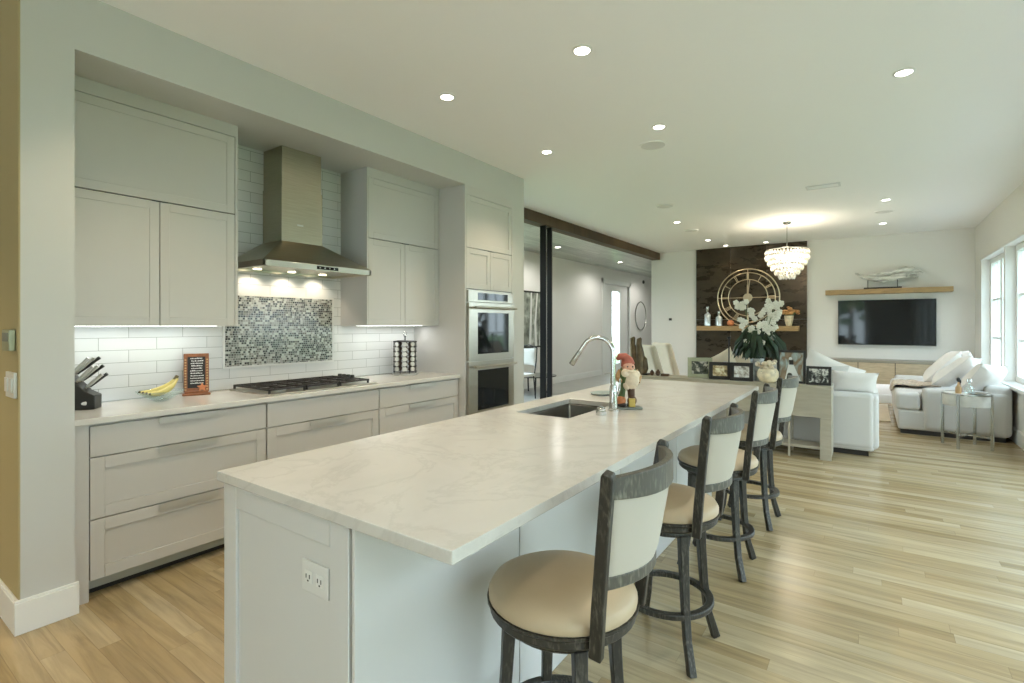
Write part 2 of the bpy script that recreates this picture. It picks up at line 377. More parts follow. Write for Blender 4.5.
def light(name, typ, loc, energy, color, size=.1, rot=(0, 0, 0), parent=None, spot=None, sizey=None, spread=None):
    l = bpy.data.lights.new(name, typ); l.energy = energy; l.color = color
    if typ == 'AREA':
        l.size = size
        if sizey: l.shape = 'RECTANGLE'; l.size_y = sizey
        if spread: l.spread = spread
    else: l.shadow_soft_size = size
    if spot: l.spot_size = spot; l.spot_blend = .6
    o = bpy.data.objects.new(name, l); C.objects.link(o)
    o.location = loc; o.rotation_euler = rot
    if parent is not None: o.parent = parent; o.location = _origin[parent.name].inverted() @ Vector(loc)
    return o

# ------------------------------------------------------------------ setting
CEIL = 2.98; KW = -3.80; KX = -3.114; YB = 11.2; WX = 1.38
struct('floor', MB().box(-6.5, WX + .2, -4.2, 18, -.1, 0), M['floor'])
struct('ceiling', MB().box(-3.95, WX + .2, -4.2, YB + .2, CEIL, CEIL + .1), M['ceil'])
struct('ceiling_hall', MB().box(-6.5, -3.95, .5, 18, CEIL + .001, CEIL + .1), M['plank'])
struct('ceiling_entry', MB().box(-6.5, -3.95, -4.2, .5, CEIL + .001, CEIL + .1), M['ceil'])
struct('floor_hall', MB().box(-6.1, -3.95, .81, 17.99, .0005, .006), M['hallfloor'])
struct('wall_kitchen', MB().box(-3.95, KW, .786, 4.43, 0, CEIL), M['wall'])
struct('wall_pillar', MB().box(-6.5, KX, .596, .786, 0, CEIL), M['cabwall'])
# tan paint on the entry face of the pillar wall
struct('wall_entry', MB().box(-6.5, KX - .0, .590, .5958, 0, CEIL), M['wallwarm'])
struct('wall_column', MB().box(-3.95, KX, 4.43, 4.64, 0, CEIL), M['cabwall'], bev=.004)
struct('wall_soffit', MB().box(KW, KX, .786, 4.43, 2.70, CEIL), M['cabwall'])
struct('wall_back', MB().box(-4.06, WX + .2, YB, YB + .2, 0, CEIL), M['wall'])
struct('wall_rear', MB().box(-6.5, -2.2, -4.4, -4.2, 0, CEIL).box(-.2, WX + .2, -4.4, -4.2, 0, CEIL).box(-2.2, -.2, -4.4, -4.2, 2.5, CEIL), M['wall'])
struct('wall_hall', MB().box(-6.3, -6.1, 8.4, 13.05, 0, CEIL).box(-6.3, -6.1, 14.85, 18, 0, CEIL).box(-6.3, -6.1, 13.05, 14.85, 2.55, CEIL).box(-6.3, -6.1, 4.6, 8.4, 2.6, CEIL).box(-6.3, -6.1, 4.6, 8.4, 0, .1).box(-6.3, -6.1, .81, 4.6, 0, CEIL), M['wall'])
struct('wall_entry_left', MB().box(-6.7, -6.5, -4.2, .596, 0, CEIL), M['wallwarm'])
struct('wall_hall_end', MB().box(-6.5, -3.8, 18, 18.2, 0, CEIL), M['wall'])
struct('wall_hall_right', MB().box(-4.06, -3.86, YB + .2, 18, 0, CEIL), M['wall'])
# baseboards
def base_x(name, X, y0, y1, s=1, h=.14, t=.016): struct(name, MB().box(*sorted((X, X + s * t)), y0, y1, 0, h).box(*sorted((X, X + s * t * .6)), y0, y1, h, h + .012), M['trim'], bev=.002)
def base_y(name, Y, x0, x1, s=-1, h=.14, t=.016): struct(name, MB().box(x0, x1, *sorted((Y, Y + s * t)), 0, h).box(x0, x1, *sorted((Y, Y + s * t * .6)), h, h + .012), M['trim'], bev=.002)
base_x('baseboard_pillar', KX, .574, .80); base_y('baseboard_entry', .590, -6.5, KX)
base_y('baseboard_back', YB, -4.06, WX); base_x('baseboard_hall', -6.1, 8.4, 13.0); base_x('baseboard_hall_far', -6.1, 14.95, 18)
# window wall
windows = [(-2.6, -1.4, .9, 2.38), (-.7, 1.5, .05, 2.38), (1.9, 4.1, .05, 2.38), (4.5, 6.7, .05, 2.38), (7.25, 8.90, .67, 2.38), (8.98, 10.62, .67, 2.38)]
mb = MB(); y = -4.2
for (a, b_, z0, z1) in windows:
    mb.box(WX, WX + .2, y, a, 0, CEIL)
    mb.box(WX, WX + .2, a, b_, z1, CEIL)
    mb.box(WX, WX + .2, a, b_, 0, z0); y = b_
mb.box(WX, WX + .2, y, YB + .2, 0, CEIL)
struct('wall_right', mb, M['wall'])
base_x('baseboard_right', WX, 6.72, YB, -1, h=.16)
struct('trim_1', MB().box(WX - .012, WX, 7.15, 10.72, 2.38, 2.41), M['grille'], bev=.002)
struct('trim_2', MB().box(WX - .06, WX + .02, 7.15, 10.72, .63, .67), M['trim'], bev=.005)
for i, (a, b_, z0, z1) in enumerate(windows):
    t = bpy.data.objects.new('window_%d' % (i + 1), None); C.objects.link(t); t['kind'] = 'structure'; setm(t, Matrix.Translation((WX + .13, (a + b_) / 2, z0)))
    f = MB(); x0, x1 = WX + .10, WX + .17; s = .07; mid = (a + b_) / 2
    f.box(x0, x1, a, a + s, z0, z1).box(x0, x1, b_ - s, b_, z0, z1).box(x0, x1, a + s, b_ - s, z0, z0 + s).box(x0, x1, a + s, b_ - s, z1 - s, z1).box(x0, x1, mid - .05, mid + .05, z0 + s, z1 - s)
    obj('window_frame', f, M['trim'], t, bev=.003)
    g = MB()
    for z in (1.19, 1.76) if z0 > .3 else (.6, 1.19, 1.76):
        g.box(x0 + .02, x1 - .02, a + s, b_ - s, z - .013, z + .013)
    for yy in ((a + s + mid - .05) / 2, (b_ - s + mid + .05) / 2): g.box(x0 + .02, x1 - .02, yy - .011, yy + .011, z0 + s, z1 - s)
    obj('muntin', g, M['trim'], t)
    obj('pane', MB().box(x0 + .033, x0 + .037, a + s, b_ - s, z0 + s, z1 - s), M['pane'], t)
# added unseen side window that brightens the hall, and the hall door
def hall_fill_window(n, a, b_, z0, z1):
    t = bpy.data.objects.new('window_%d' % n, None); C.objects.link(t); t['kind'] = 'structure'; setm(t, Matrix.Translation((-6.2, (a + b_) / 2, z0)))
    s = .07; mid = (a + b_) / 2; f = MB().box(-6.24, -6.17, a, a + s, z0, z1).box(-6.24, -6.17, b_ - s, b_, z0, z1).box(-6.24, -6.17, a, b_, z0, z0 + s).box(-6.24, -6.17, a, b_, z1 - s, z1).box(-6.24, -6.17, mid - .04, mid + .04, z0, z1)
    obj('window_frame', f, M['trim'], t); obj('pane', MB().box(-6.21, -6.205, a, b_, z0, z1), M['pane'], t)
hall_fill_window(7, 4.6, 8.4, .1, 2.6)
t = bpy.data.objects.new('window_8', None); C.objects.link(t); t['kind'] = 'structure'; setm(t, Matrix.Translation((-1.15, -4.3, 0)))  # unseen rear window added for fill light from behind the camera
f = MB().box(-2.2, -.2, -4.34, -4.26, 0, .07).box(-2.2, -.2, -4.34, -4.26, 2.43, 2.5)
for k in range(3): f.box(-2.2 + k * .965, -2.13 + k * .965, -4.34, -4.26, .07, 2.43)
obj('window_frame', f, M['trim'], t); obj('pane', MB().box(-2.2, -.2, -4.302, -4.298, .07, 2.43), M['pane'], t)
t = bpy.data.objects.new('door_1', None); C.objects.link(t); t['kind'] = 'structure'; setm(t, Matrix.Translation((-6.15, 13.95, 0)))
obj('door_frame', MB().box(-6.12, -6.07, 12.93, 13.05, 0, 2.67).box(-6.12, -6.07, 14.85, 14.97, 0, 2.67).box(-6.12, -6.07, 12.93, 14.97, 2.55, 2.67), M['trim'], t, bev=.005)
obj('door_leaf', MB().box(-6.2, -6.15, 13.05, 13.75, 0, 2.55).box(-6.2, -6.15, 14.3, 14.85, 0, 2.55).box(-6.2, -6.15, 13.75, 14.3, 0, .25).box(-6.2, -6.15, 13.75, 14.3, 2.36, 2.55), M['trim'], t, bev=.004)
obj('pane', MB().box(-6.18, -6.175, 13.75, 14.3, .25, 2.36), M['pane'], t)
# beam over the opening
obj('ceiling_beam', MB().box(-4.04, -3.86, 4.64, YB, 2.83, CEIL), M['beam'], label='rustic brown wooden beam over the wide opening beside the kitchen', cat='beam', bev=.006)
cl = thing('steel_column', 'black twin-post steel column standing under the wooden beam beside the ovens', 'column', (-3.93, 6.45, 0))
obj('post', MB().box(-3.968, -3.872, 6.33, 6.36, .015, 2.83), M['blackmetal'], cl, bev=.002)
obj('post', MB().box(-3.966, -3.888, 6.52, 6.55, .015, 2.83), M['blackmetal'], cl, bev=.002)
obj('base_plate', MB().box(-3.99, -3.865, 6.31, 6.565, .0065, .015), M['blackmetal'], cl)

# ------------------------------------------------------------------ lamps in the ceiling
cans = [(-1.378, 2.659, 'second-row recessed ceiling light above the near part of the marble island', .042), (-2.431, 2.655, 'recessed ceiling light above the aisle in front of the range hood', .040),
        (-1.403, 4.042, 'recessed ceiling light above the far part of the island, beside the round speaker', .040), (-2.449, 4.028, 'recessed ceiling light above the aisle in front of the oven tower', .040),
        (.165, 4.065, 'recessed ceiling light at the right, alone above the walkway behind the stools', .042), (-2.475, 7.95, 'recessed ceiling light near the wooden beam, nearer of two there', .040),
        (-2.52, 9.97, 'recessed ceiling light near the wooden beam, farther of two there', .040), (-2.4, 10.85, 'left recessed ceiling light grazing the dark accent wall', .036), (-1.67, 10.85, 'right recessed ceiling light grazing the dark accent wall, beside the chandelier', .036),
        (.146, 8.062, 'nearer recessed ceiling light in front of the television', .040), (.14, 9.9, 'farther recessed ceiling light in front of the television', .040),
        (-1.39, 1.2, '', .040), (-2.43, 1.2, '', .040), (.16, 1.2, '', .040), (-1.39, -.8, '', .040), (.16, -.8, '', .040), (-5.0, -.6, '', .040), (-4.2, -.8, '', .040)]
for i, (x, y, lab, r) in enumerate(cans):
    t = thing('recessed_light', lab or 'recessed ceiling light outside the view behind the camera', 'ceiling light', (x, y, CEIL - .008), group='recessed ceiling lights')
    obj('trim_ring', MB().lathe([(r + .004, 0), (r + .018, .004), (r + .018, .0078), (r, .0078), (r + .004, 0)], 24, (0, 0, 0)), M['trim'], t, local=True)
    obj('lens', MB().cyl((0, 0, .001), r, .006, 20), M['lamp'], t, local=True)
    k = .45 if i in (7, 8) else 1
    k *= 1.6 if x < -2.4 and y < 5 else 1
    light('can_lamp', 'SPOT', (x, y, CEIL - .03), CAN_W * k * (2.0 if i in (16, 17) else 1), (1, .78, .52) if x < -1.5 else (1, .90, .76), .05, parent=t, spot=math.radians(112))
for (x, y, lab) in [(-5.262, 9.09, 'recessed light in the grey plank ceiling beside the steel column'), (-5.229, 12.16, 'recessed light in the grey plank ceiling nearer the back wall'), (-5.2, 5.8, 'added unseen recessed light in the grey plank ceiling behind the ovens'), (-5.2, 15.2, 'added unseen recessed light in the grey plank ceiling at its far end')]:  # the last two are unseen, added to brighten the hall
    t = thing('plank_ceiling_light', lab, 'ceiling light', (x, y, CEIL - .008), group='plank ceiling lights')
    obj('trim_ring', MB().lathe([(.054, 0), (.07, .004), (.07, .0078), (.05, .0078), (.054, 0)], 24), M['trim'], t, local=True)
    obj('lens', MB().cyl((0, 0, .001), .05, .006, 20), M['lamp'], t, local=True)
    light('can_lamp', 'SPOT', (x, y, CEIL - .03), 45, (1, .97, .92), .05, parent=t, spot=math.radians(165))
for (x, y, lab) in [(-1.59, 4.426, 'round flush ceiling speaker above the far end of the island'), (-2.274, 6.788, 'round flush ceiling speaker in line with the steel column'), (-2.5, 8.8, 'round flush ceiling speaker farther back, left of the chandelier'), (.14, 8.9, 'round flush ceiling speaker at the right, between two recessed lights')]:
    t = thing('ceiling_speaker', lab, 'speaker', (x, y, CEIL - .008), group='flush ceiling speakers')
    obj('rim', MB().lathe([(.105, .0), (.117, .0), (.117, .0078), (.105, .0078), (.105, .0)], 32), M['ceil'], t, local=True)
    obj('grille', MB().cyl((0, 0, .002), .105, .0055, 32), M['grille'], t, local=True)
t = thing('ceiling_vent', 'rectangular white air vent in the ceiling before the chandelier', 'vent', (-.461, 6.86, CEIL - .01))
obj('frame', MB().box(-.17, .17, -.085, -.065, 0, .0098).box(-.17, .17, .065, .085, 0, .0098).box(-.17, -.15, -.065, .065, 0, .0098).box(.15, .17, -.065, .065, 0, .0098), M['grille'], t, local=True)
mb = MB()
for k in range(9): mb.box(-.15, .15, -.062 + k * .0145, -.056 + k * .0145, .001, .0096)
obj('louvre', mb, M['ceil'], t, local=True)

# ------------------------------------------------------------------ panels
def mapper(plane, at):
    """(a, b, n): a along the wall, b up, n out of it"""
    if plane == 'x+': return lambda a0, a1, b0, b1, n0, n1: (at + n0, at + n1, a0, a1, b0, b1)
    if plane == 'y-': return lambda a0, a1, b0, b1, n0, n1: (a0, a1, at - n1, at - n0, b0, b1)
def shaker(mb, mp, a0, a1, b0, b1, n0=0, t=.02, st=.055, dep=.008):
    mb.box(*mp(a0, a0 + st, b0, b1, n0, n0 + t)).box(*mp(a1 - st, a1, b0, b1, n0, n0 + t))
    mb.box(*mp(a0 + st, a1 - st, b0, b0 + st, n0, n0 + t)).box(*mp(a0 + st, a1 - st, b1 - st, b1, n0, n0 + t))
    mb.box(*mp(a0 + st, a1 - st, b0 + st, b1 - st, n0, n0 + t - dep)); return mb

# backsplash
struct('wall_backsplash', MB().box(KW, KW + .012, .786, 3.645, .915, 1.374).box(KW, KW + .012, 1.716, 2.774, 1.374, 2.70), M['subway'])
struct('trim_3', MB().box(KW + .012, KW + .020, 1.782, 1.797, 1.065, 1.61).box(KW + .012, KW + .020, 2.683, 2.698, 1.065, 1.61).box(KW + .012, KW + .020, 1.797, 2.683, 1.065, 1.08).box(KW + .012, KW + .020, 1.797, 2.683, 1.595, 1.61), M['whiteplastic'])
obj('mosaic_panel', MB().box(KW + .012, KW + .018, 1.797, 2.683, 1.08, 1.595), M['mosaic'], label='black, grey and white glass mosaic panel set in the tiles behind the cooktop', cat='mosaic panel')

# base cabinets
BX = -3.187
def base_unit(lab, y0, y1, top_pull, pulls=True):
    t = thing('base_cabinet', lab, 'cabinet', (-3.5, (y0 + y1) / 2, 0), group='base cabinets along the kitchen wall')
    obj('carcass', MB().box(KW + .001, BX - .021, y0 + .001, y1 - .001, .10, .884), M['cab'], t)
    obj('toe_kick', MB().box(BX - .09, BX - .08, y0, y1, .03, .10), M['greykick'], t)
    mp = mapper('x+', BX - .02)
    for z0, z1, flat, pl in ((.718, .872, True, top_pull), (.405, .712, False, True), (.10, .399, False, True)):
        d = MB()
        if flat: d.box(*mp(y0 + .003, y1 - .003, z0, z1, 0, .02))
        else: shaker(d, mp, y0 + .003, y1 - .003, z0, z1, st=.06)
        dr = obj('drawer', d, M['cab'], t, bev=.0015, seg=1)
        if pl:
            c = y0 + (y1 - y0) * .5
            obj('drawer_pull', MB().box(BX - .018, BX + .012, c - .155, c + .155, z1 - .0005, z1 + .0025).box(BX + .009, BX + .012, c - .155, c + .155, z1 - .032, z1), M['alu'], dr, label='thin metal tab pull over the drawer edge')
    return t
M['greykick'] = P('grey_toe_kick', (.42, .46, .42), .4)
base_unit('white base cabinet at the left beside the pillar, three wide drawers, under the bananas', .862, 1.772, True)
base_unit('white base cabinet under the gas cooktop with a plain top front and wide drawers', 1.776, 2.69, False)
base_unit('white base cabinet between the cooktop and the oven tower, with a small top drawer', 2.694, 3.643, True)
struct('trim_4', MB().box(KW + .001, BX, .788, .860, 0, .884), M['cab'])
obj('plinth', MB().box(KW + .001, BX - .10, .862, 3.643, 0, .098), M['gap'], kind='structure')  # black box stands in for the shaded gap under the toe kick
obj('countertop', MB().box(KW + .013, -3.165, .788, 3.643, .885, .915), M['marble2'], label='long pale stone countertop along the tiled kitchen wall', cat='countertop', bev=.003)

# wall cabinets
UX = -3.437
def wall_unit(lab, y0, y1, ym, left_stile, right_stile):
    t = thing('wall_cabinet', lab, 'wall cabinet', (-3.6, (y0 + y1) / 2, 1.372), group='wall cabinets beside the range hood')
    obj('carcass', MB().box(KW + .001, UX - .021, y0, y1, 1.374, 2.6995).box(UX - .021, UX, y0, y0 + left_stile, 1.374, 2.6995).box(UX - .021, UX, y1 - right_stile, y1, 1.374, 2.6995).box(UX - .021, UX, y0 + left_stile, y1 - right_stile, 2.622, 2.6995), M['cab'], t)
    a, b_ = y0 + left_stile, y1 - right_stile; mp = mapper('x+', UX - .02)
    obj('gap_shade', MB().box(UX - .0209, UX - .0205, a, b_, 1.374, 2.622), M['gap'], t)  # black sheet that paints the shade in the door gaps
    obj('door', shaker(MB(), mp, a + .003, b_ - .003, 2.113, 2.619, st=.05, dep=.0025), M['cab'], t, bev=.0012, seg=1)
    for p, q in ((a + .003, ym - .002), (ym + .002, b_ - .003)):
        obj('door', shaker(MB(), mp, p, q, 1.374, 2.107, st=.05, dep=.0025), M['cab'], t, bev=.0012, seg=1)
    obj('tab_pull', MB().box(UX - .003, UX + .010, ym - .04, ym + .04, 2.106, 2.1095), M['blackmetal'], t, label='small dark tab pull')
    obj('led_strip', MB().box(KW + .16, KW + .18, y0 + .05, y1 - .05, 1.3715, 1.3735), M['led'], t, label='glowing strip light under the cabinet')
    light('led_lamp', 'AREA', (KW + .17, (y0 + y1) / 2, 1.362), 1.15 * (y1 - y0) / .9, (1, .99, .95), .03, sizey=y1 - y0 - .1, rot=(0, 0, 0), parent=t)
    return t
wall_unit('white wall cabinet left of the range hood, next to the pillar', .788, 1.716, 1.262, .01, .018)
wall_unit('white wall cabinet right of the range hood, above the spice rack', 2.774, 3.643, 3.198, .014, .012)

# oven tower
t = thing('oven_tower_cabinet', 'tall white cabinet that holds the double wall oven', 'cabinet', (-3.45, 4.03, 0))
obj('carcass', MB().box(KW + .001, KX, 3.645, 3.668, 0, 2.6995).box(KW + .001, KX, 4.405, 4.429, 0, 2.6995).box(KW + .001, KX - .021, 3.668, 4.405, .1, .45).box(KW + .001, KX - .021, 3.668, 4.405, 1.722, 2.6995).box(KX - .021, KX, 3.668, 4.405, 2.612, 2.6995).box(KW + .001, KW + .05, 3.668, 4.405, .45, 1.722).box(KX - .09, KX - .07, 3.668, 4.405, 0, .1), M['cab'], t)
mp = mapper('x+', KX - .02)
obj('gap_shade', MB().box(KX - .0209, KX - .0205, 3.668, 4.405, 1.722, 2.612), M['gap'], t)  # gap shade between the tower doors, put in as a dark sheet
obj('door', shaker(MB(), mp, 3.671, 4.402, 2.117, 2.609, st=.05, dep=.006), M['cab'], t, bev=.0012, seg=1)
for p, q in ((3.671, 4.035), (4.039, 4.402)): obj('door', shaker(MB(), mp, p, q, 1.726, 2.111, st=.05, dep=.006), M['cab'], t, bev=.0012, seg=1)
obj('tab_pull', MB().box(KX - .003, KX + .01, 3.997, 4.077, 2.1105, 2.114), M['blackmetal'], t)
d = obj('drawer', shaker(MB(), mp, 3.671, 4.402, .1, .445, st=.06), M['cab'], t)
t = thing('double_oven', 'stainless steel double wall oven with dark glass doors', 'oven', (-3.4, 4.036, .451))
y0, y1 = 3.672, 4.401; X = KX
obj('housing', MB().box(X - .60, X - .002, y0, y1, .452, 1.72), M['steel'], t)
pn = obj('control_panel', MB().box(X - .002, X + .022, y0, y1, 1.60, 1.712), M['steel'], t, bev=.003)
obj('display', MB().box(X + .022, X + .024, y0 + .14, y1 - .10, 1.622, 1.692), M['blackglass'], pn)
for z0, z1, g0, g1 in ((1.045, 1.592, 1.10, 1.50), (.462, 1.03, .56, .945)):
    f = MB(); X0, X1 = X - .002, X + .03; a, b_ = y0 + .13, y1 - .09
    f.box(X0, X1, y0, a, z0, z1).box(X0, X1, b_, y1, z0, z1).box(X0, X1, a, b_, z0, g0).box(X0, X1, a, b_, g1, z1)
    dr = obj('door', f, M['steel'], t)
    obj('door_glass', MB().box(X0, X1 - .003, a, b_, g0, g1), M['blackglass'], dr)
    h = MB(); zz = z1 - .045
    h.tube([(X + .085, y0 + .03, zz), (X + .085, y1 - .03, zz)], .012, 14); h.tube([(X + .03, y0 + .07, zz), (X + .085, y0 + .07, zz)], .008).tube([(X + .03, y1 - .07, zz), (X + .085, y1 - .07, zz)], .008)
    obj('handle', h, M['steel'], dr)

# range hood
t = thing('range_hood', 'stainless steel chimney range hood above the cooktop', 'range hood', (-3.55, 2.24, 1.775))
HX = -3.28; a, b_ = 1.80, 2.69; ca, cb, cx_ = 2.077, 2.415, -3.53; HB = KW + .0125
obj('chimney', MB().box(HB, cx_, ca, cb, 1.995, 2.40).box(HB, cx_ - .006, ca + .006, cb - .006, 2.40, 2.699), M['steelh'], t, bev=.001)
obj('canopy', MB().hexa([(HB, a, 1.818), (HX, a, 1.818), (HX, b_, 1.818), (HB, b_, 1.818)], [(HB, ca, 2.0), (cx_, ca, 2.0), (cx_, cb, 2.0), (HB, cb, 2.0)]), M['steelh'], t)
obj('lip', MB().box(HB, HB + .02, a, b_, 1.775, 1.818).box(HX - .02, HX, a, b_, 1.775, 1.818).box(HB, HX, a, a + .02, 1.775, 1.818).box(HB, HX, b_ - .02, b_, 1.775, 1.818), M['steel'], t, bev=.002)
obj('filter_tray', MB().box(HB + .02, HX - .02, a + .02, b_ - .02, 1.79, 1.80), M['steel'], t)
pn = obj('control_panel', MB().box(HX, HX + .002, 2.20, 2.38, 1.785, 1.808), M['blackglass'], t)
for k in range(4): obj('button', MB().cyl((0, 0, 0), .005, .003, 10, M=TR(HX + .002, 2.225 + k * .04, 1.797, ry=PI / 2)), M['alu'], pn)
obj('badge', MB().box(cx_ , cx_ + .002, 2.20, 2.25, 2.125, 2.137), M['alu'], t)
for k in range(3):
    y = 1.97 + k * .27
    obj('hood_lamp', MB().cyl((-3.665, y, 1.786), .028, .0045, 18), M['hoodlamp'], t, label='glowing round hood lamp')
    light('hood_spot', 'SPOT', (-3.665, y, 1.775), 2.3, (1, .84, .64), .02, rot=(0, math.radians(22), 0), parent=t, spot=math.radians(120))

# cooktop
t = thing('gas_cooktop', 'black and steel gas cooktop with cast iron grates on the back counter', 'cooktop', (-3.48, 2.30, .915))
y0, y1 = 1.80, 2.70; x0, x1 = -3.73, -3.22
obj('tray', MB().box(x0, x1, y0, y1, .9152, .925), M['steel'], t, bev=.003)
for k in range(3):
    g = MB(); p = y0 + .02 + k * (y1 - y0 - .075) / 3; q = p + (y1 - y0 - .075) / 3 - .008; z0, z1 = .944, .956
    for (u, v, uu, vv) in ((x0 + .02, x0 + .034, p, q), (x1 - .034, x1 - .02, p, q)): g.box(u, v, uu, vv, z0, z1)
    for vv in (p, (p + q) / 2 - .006, q - .012): g.box(x0 + .02, x1 - .02, vv, vv + .009, z0, z1)
    for xx in (x0 + .13, (x0 + x1) / 2 - .006, x1 - .142): g.box(xx, xx + .009, p, q, z0, z1)
    for xx in (x0 + .02, x1 - .034):
        for vv in (p, q - .012): g.box(xx, xx + .012, vv, vv + .012, .925, z0)
    obj('grate', g, M['iron'], t)
for (x, y, r) in ((-3.60, 1.96, .04), (-3.36, 1.96, .045), (-3.5, 2.25, .055), (-3.60, 2.54, .04), (-3.36, 2.54, .04)):
    bn = obj('burner', MB().lathe([(r, 0), (r, .01), (r * .8, .016), (0, .016)], 20, (x, y, .925)), M['alu'], t)
    obj('burner_cap', MB().lathe([(r * .75, 0), (r * .75, .004), (r * .6, .007), (0, .007)], 20, (x, y, .941)), M['iron'], bn)
for k in range(4): obj('knob', MB().lathe([(.019, 0), (.017, .04), (.014, .045), (0, .045)], 16, (-3.66 + .055 * k, 2.672, .9255)), M['plasticblack'], t)

# ------------------------------------------------------------------ island
t = thing('island_cabinet', 'long white kitchen island base with framed end panel under the marble top', 'kitchen island', (-1.37, 2.5, 0))
ix0, ix1, iy0, iy1 = -1.69, -1.05, .80, 4.215
obj('body', MB().box(ix0, ix1, iy0 + .021, 2.14, 0, .884).box(ix0, ix1, 2.96, iy1, 0, .884).box(ix0, -1.62, 2.14, 2.96, 0, .884).box(-1.17, ix1, 2.14, 2.96, 0, .884).box(-1.62, -1.17, 2.14, 2.96, 0, .60), M['cabisl'], t)
obj('end_panel', shaker(MB(), mapper('y-', iy0 + .02), ix0, ix1 - .012, .002, .884, st=.075, dep=.009), M['cabisl'], t, bev=.002, seg=1)
for p, q in ((iy0, 1.516), (1.520, 2.42), (2.424, 3.32), (3.324, iy1)):
    obj('side_panel', MB().box(ix1, ix1 + .012, p + .001, q - .001, .002, .884), M['cabisl'], t, bev=.001, seg=1)
for k in range(4):
    p = iy0 + .03 + k * .845; obj('door', shaker(MB(), lambda a0, a1, b0, b1, n0, n1: (ix0 - n1, ix0 - n0, a0, a1, b0, b1), p, p + .84, .1, .87, st=.06), M['cabisl'], t)
# slab with the sink hole
def slab(x0, x1, y0, y1, hx0, hx1, hy0, hy1, z0, z1):
    mb = MB(); bm = mb.bm
    def ring(z, X0, X1, Y0, Y1): return [bm.verts.new(p) for p in ((X0, Y0, z), (X1, Y0, z), (X1, Y1, z), (X0, Y1, z))]
    ot, it, ob, ib = ring(z1, x0, x1, y0, y1), ring(z1, hx0, hx1, hy0, hy1), ring(z0, x0, x1, y0, y1), ring(z0, hx0, hx1, hy0, hy1)
    for i in range(4):
        j = (i + 1) % 4
        bm.faces.new([ot[i], ot[j], it[j], it[i]]); bm.faces.new([ob[j], ob[i], ib[i], ib[j]]); bm.faces.new([ob[i], ob[j], ot[j], ot[i]]); bm.faces.new([it[i], it[j], ib[j], ib[i]])
    return mb
SX0, SX1, SY0, SY1 = -1.56, -1.235, 2.24, 2.84
obj('island_worktop', slab(-1.705, -.705, .785, 4.262, SX0, SX1, SY0, SY1, .8845, .915), M['marble'], label='long white veined marble worktop on the kitchen island', cat='worktop', bev=.0025)
t = thing('sink', 'undermount stainless steel sink set into the island worktop', 'sink', (-1.4, 2.54, .66))
mb = MB(); bm = mb.bm
def rr(z, i, n=0): return [bm.verts.new(p) for p in ((SX0 - .005 + i, SY0 - .005 + i, z), (SX1 + .005 - i, SY0 - .005 + i, z), (SX1 + .005 - i, SY1 + .005 - i, z), (SX0 - .005 + i, SY1 + .005 - i, z))]
R_ = [rr(.8835, -.02), rr(.8835, 0), rr(.70, .012), rr(.70, .10), ]
for A, B in zip(R_, R_[1:]):
    for k in range(4): bm.faces.new([A[k], A[(k + 1) % 4], B[(k + 1) % 4], B[k]])
bm.faces.new(R_[-1])
so = obj('basin', mb, M['sinksteel'], t, bev=.008); sm = so.modifiers.new('sol', 'SOLIDIFY'); sm.thickness = .002
obj('drain', MB().lathe([(.045, 0), (.045, .004), (.03, .004), (.028, .001), (0, .001)], 24, (-1.4, 2.54, .7005)), M['chrome'], t)
# outlet on the island end
t = thing('wall_outlet', 'white double power outlet on the near end of the island', 'outlet', (-1.224, .80, .66))
yo = iy0 + .009
obj('cover_plate', MB().box(-1.265, -1.150, yo - .006, yo - .0002, .664, .748), M['whiteplastic'], t, bev=.002)
for xc in (-1.233, -1.182):
    s = obj('socket', MB().box(xc - .017, xc + .017, yo - .0085, yo - .0065, .690, .724), M['trim'], t, bev=.001)
    obj('slot', MB().box(xc - .010, xc - .0075, yo - .0095, yo - .0083, .702, .713).box(xc + .005, xc + .0075, yo - .0095, yo - .0083, .702, .713).box(xc - .003, xc + .002, yo - .0095, yo - .0083, .694, .698), M['gap'], s)

# faucet
t = thing('kitchen_faucet', 'tall chrome gooseneck faucet with pull-down spray beside the sink', 'faucet', (-1.15, 2.585, .915))
fx, fy = -1.15, 2.585; d = Vector((-.83, -.14, 0)).normalized()
obj('base', MB().lathe([(.030, 0), (.030, .008), (.024, .014), (.021, .10), (.019, .13), (.015, .14)], 24, (fx, fy, .9152)), M['chrome'], t)
pts = []; R1 = .088
for k in range(5): pts.append(Vector((fx, fy, 1.05 + k * .0435)))
for k in range(1, 15):
    a = PI * k / 14 * .84; pts.append(Vector((fx, fy, 1.224)) + d * (R1 - R1 * math.cos(a)) + Vector((0, 0, R1 * math.sin(a))))
tan = (pts[-1] - pts[-2]).normalized()
for k in range(1, 3): pts.append(pts[-1] + tan * .02)
obj('neck', MB().tube(pts, .0130, 14), M['chrome'], t)
hd = [pts[-1] + tan * v for v in (-.005, .01, .085, .092)]
obj('spray_head', MB().tube(hd, [.0125, .0145, .0165, .015], 16), M['nickel'], t)
obj('lever', MB().tube([(fx, fy, 1.0), (fx + .022, fy + .01, 1.005), (fx + .032, fy + .012, 1.03), (fx + .034, fy + .014, 1.09)], [.008, .007, .0045, .004], 10), M['chrome'], t)
# soap dispenser / stopper beside it
t = thing('air_switch', 'short round chrome button cap in front of the faucet', 'sink fitting', (-1.145, 2.42, .915))
obj('body', MB().lathe([(.026, 0), (.026, .02), (.022, .024), (.022, .035), (.018, .038), (0, .038)], 20, (-1.145, 2.42, .9152)), M['chrome'], t)
obj('button', MB().lathe([(.012, 0), (.012, .006), (0, .006)], 16, (-1.145, 2.42, .9532)), M['nickel'], t)
obj('soap_dish', MB().lathe([(.05, 0), (.075, .006), (.082, .014), (.078, .014), (.05, .006), (0, .006)], 28, (-1.47, 3.14, .9152), None, 1, 1.25), M['teal'], label='shallow grey-green dish on the island beyond the sink', cat='dish')

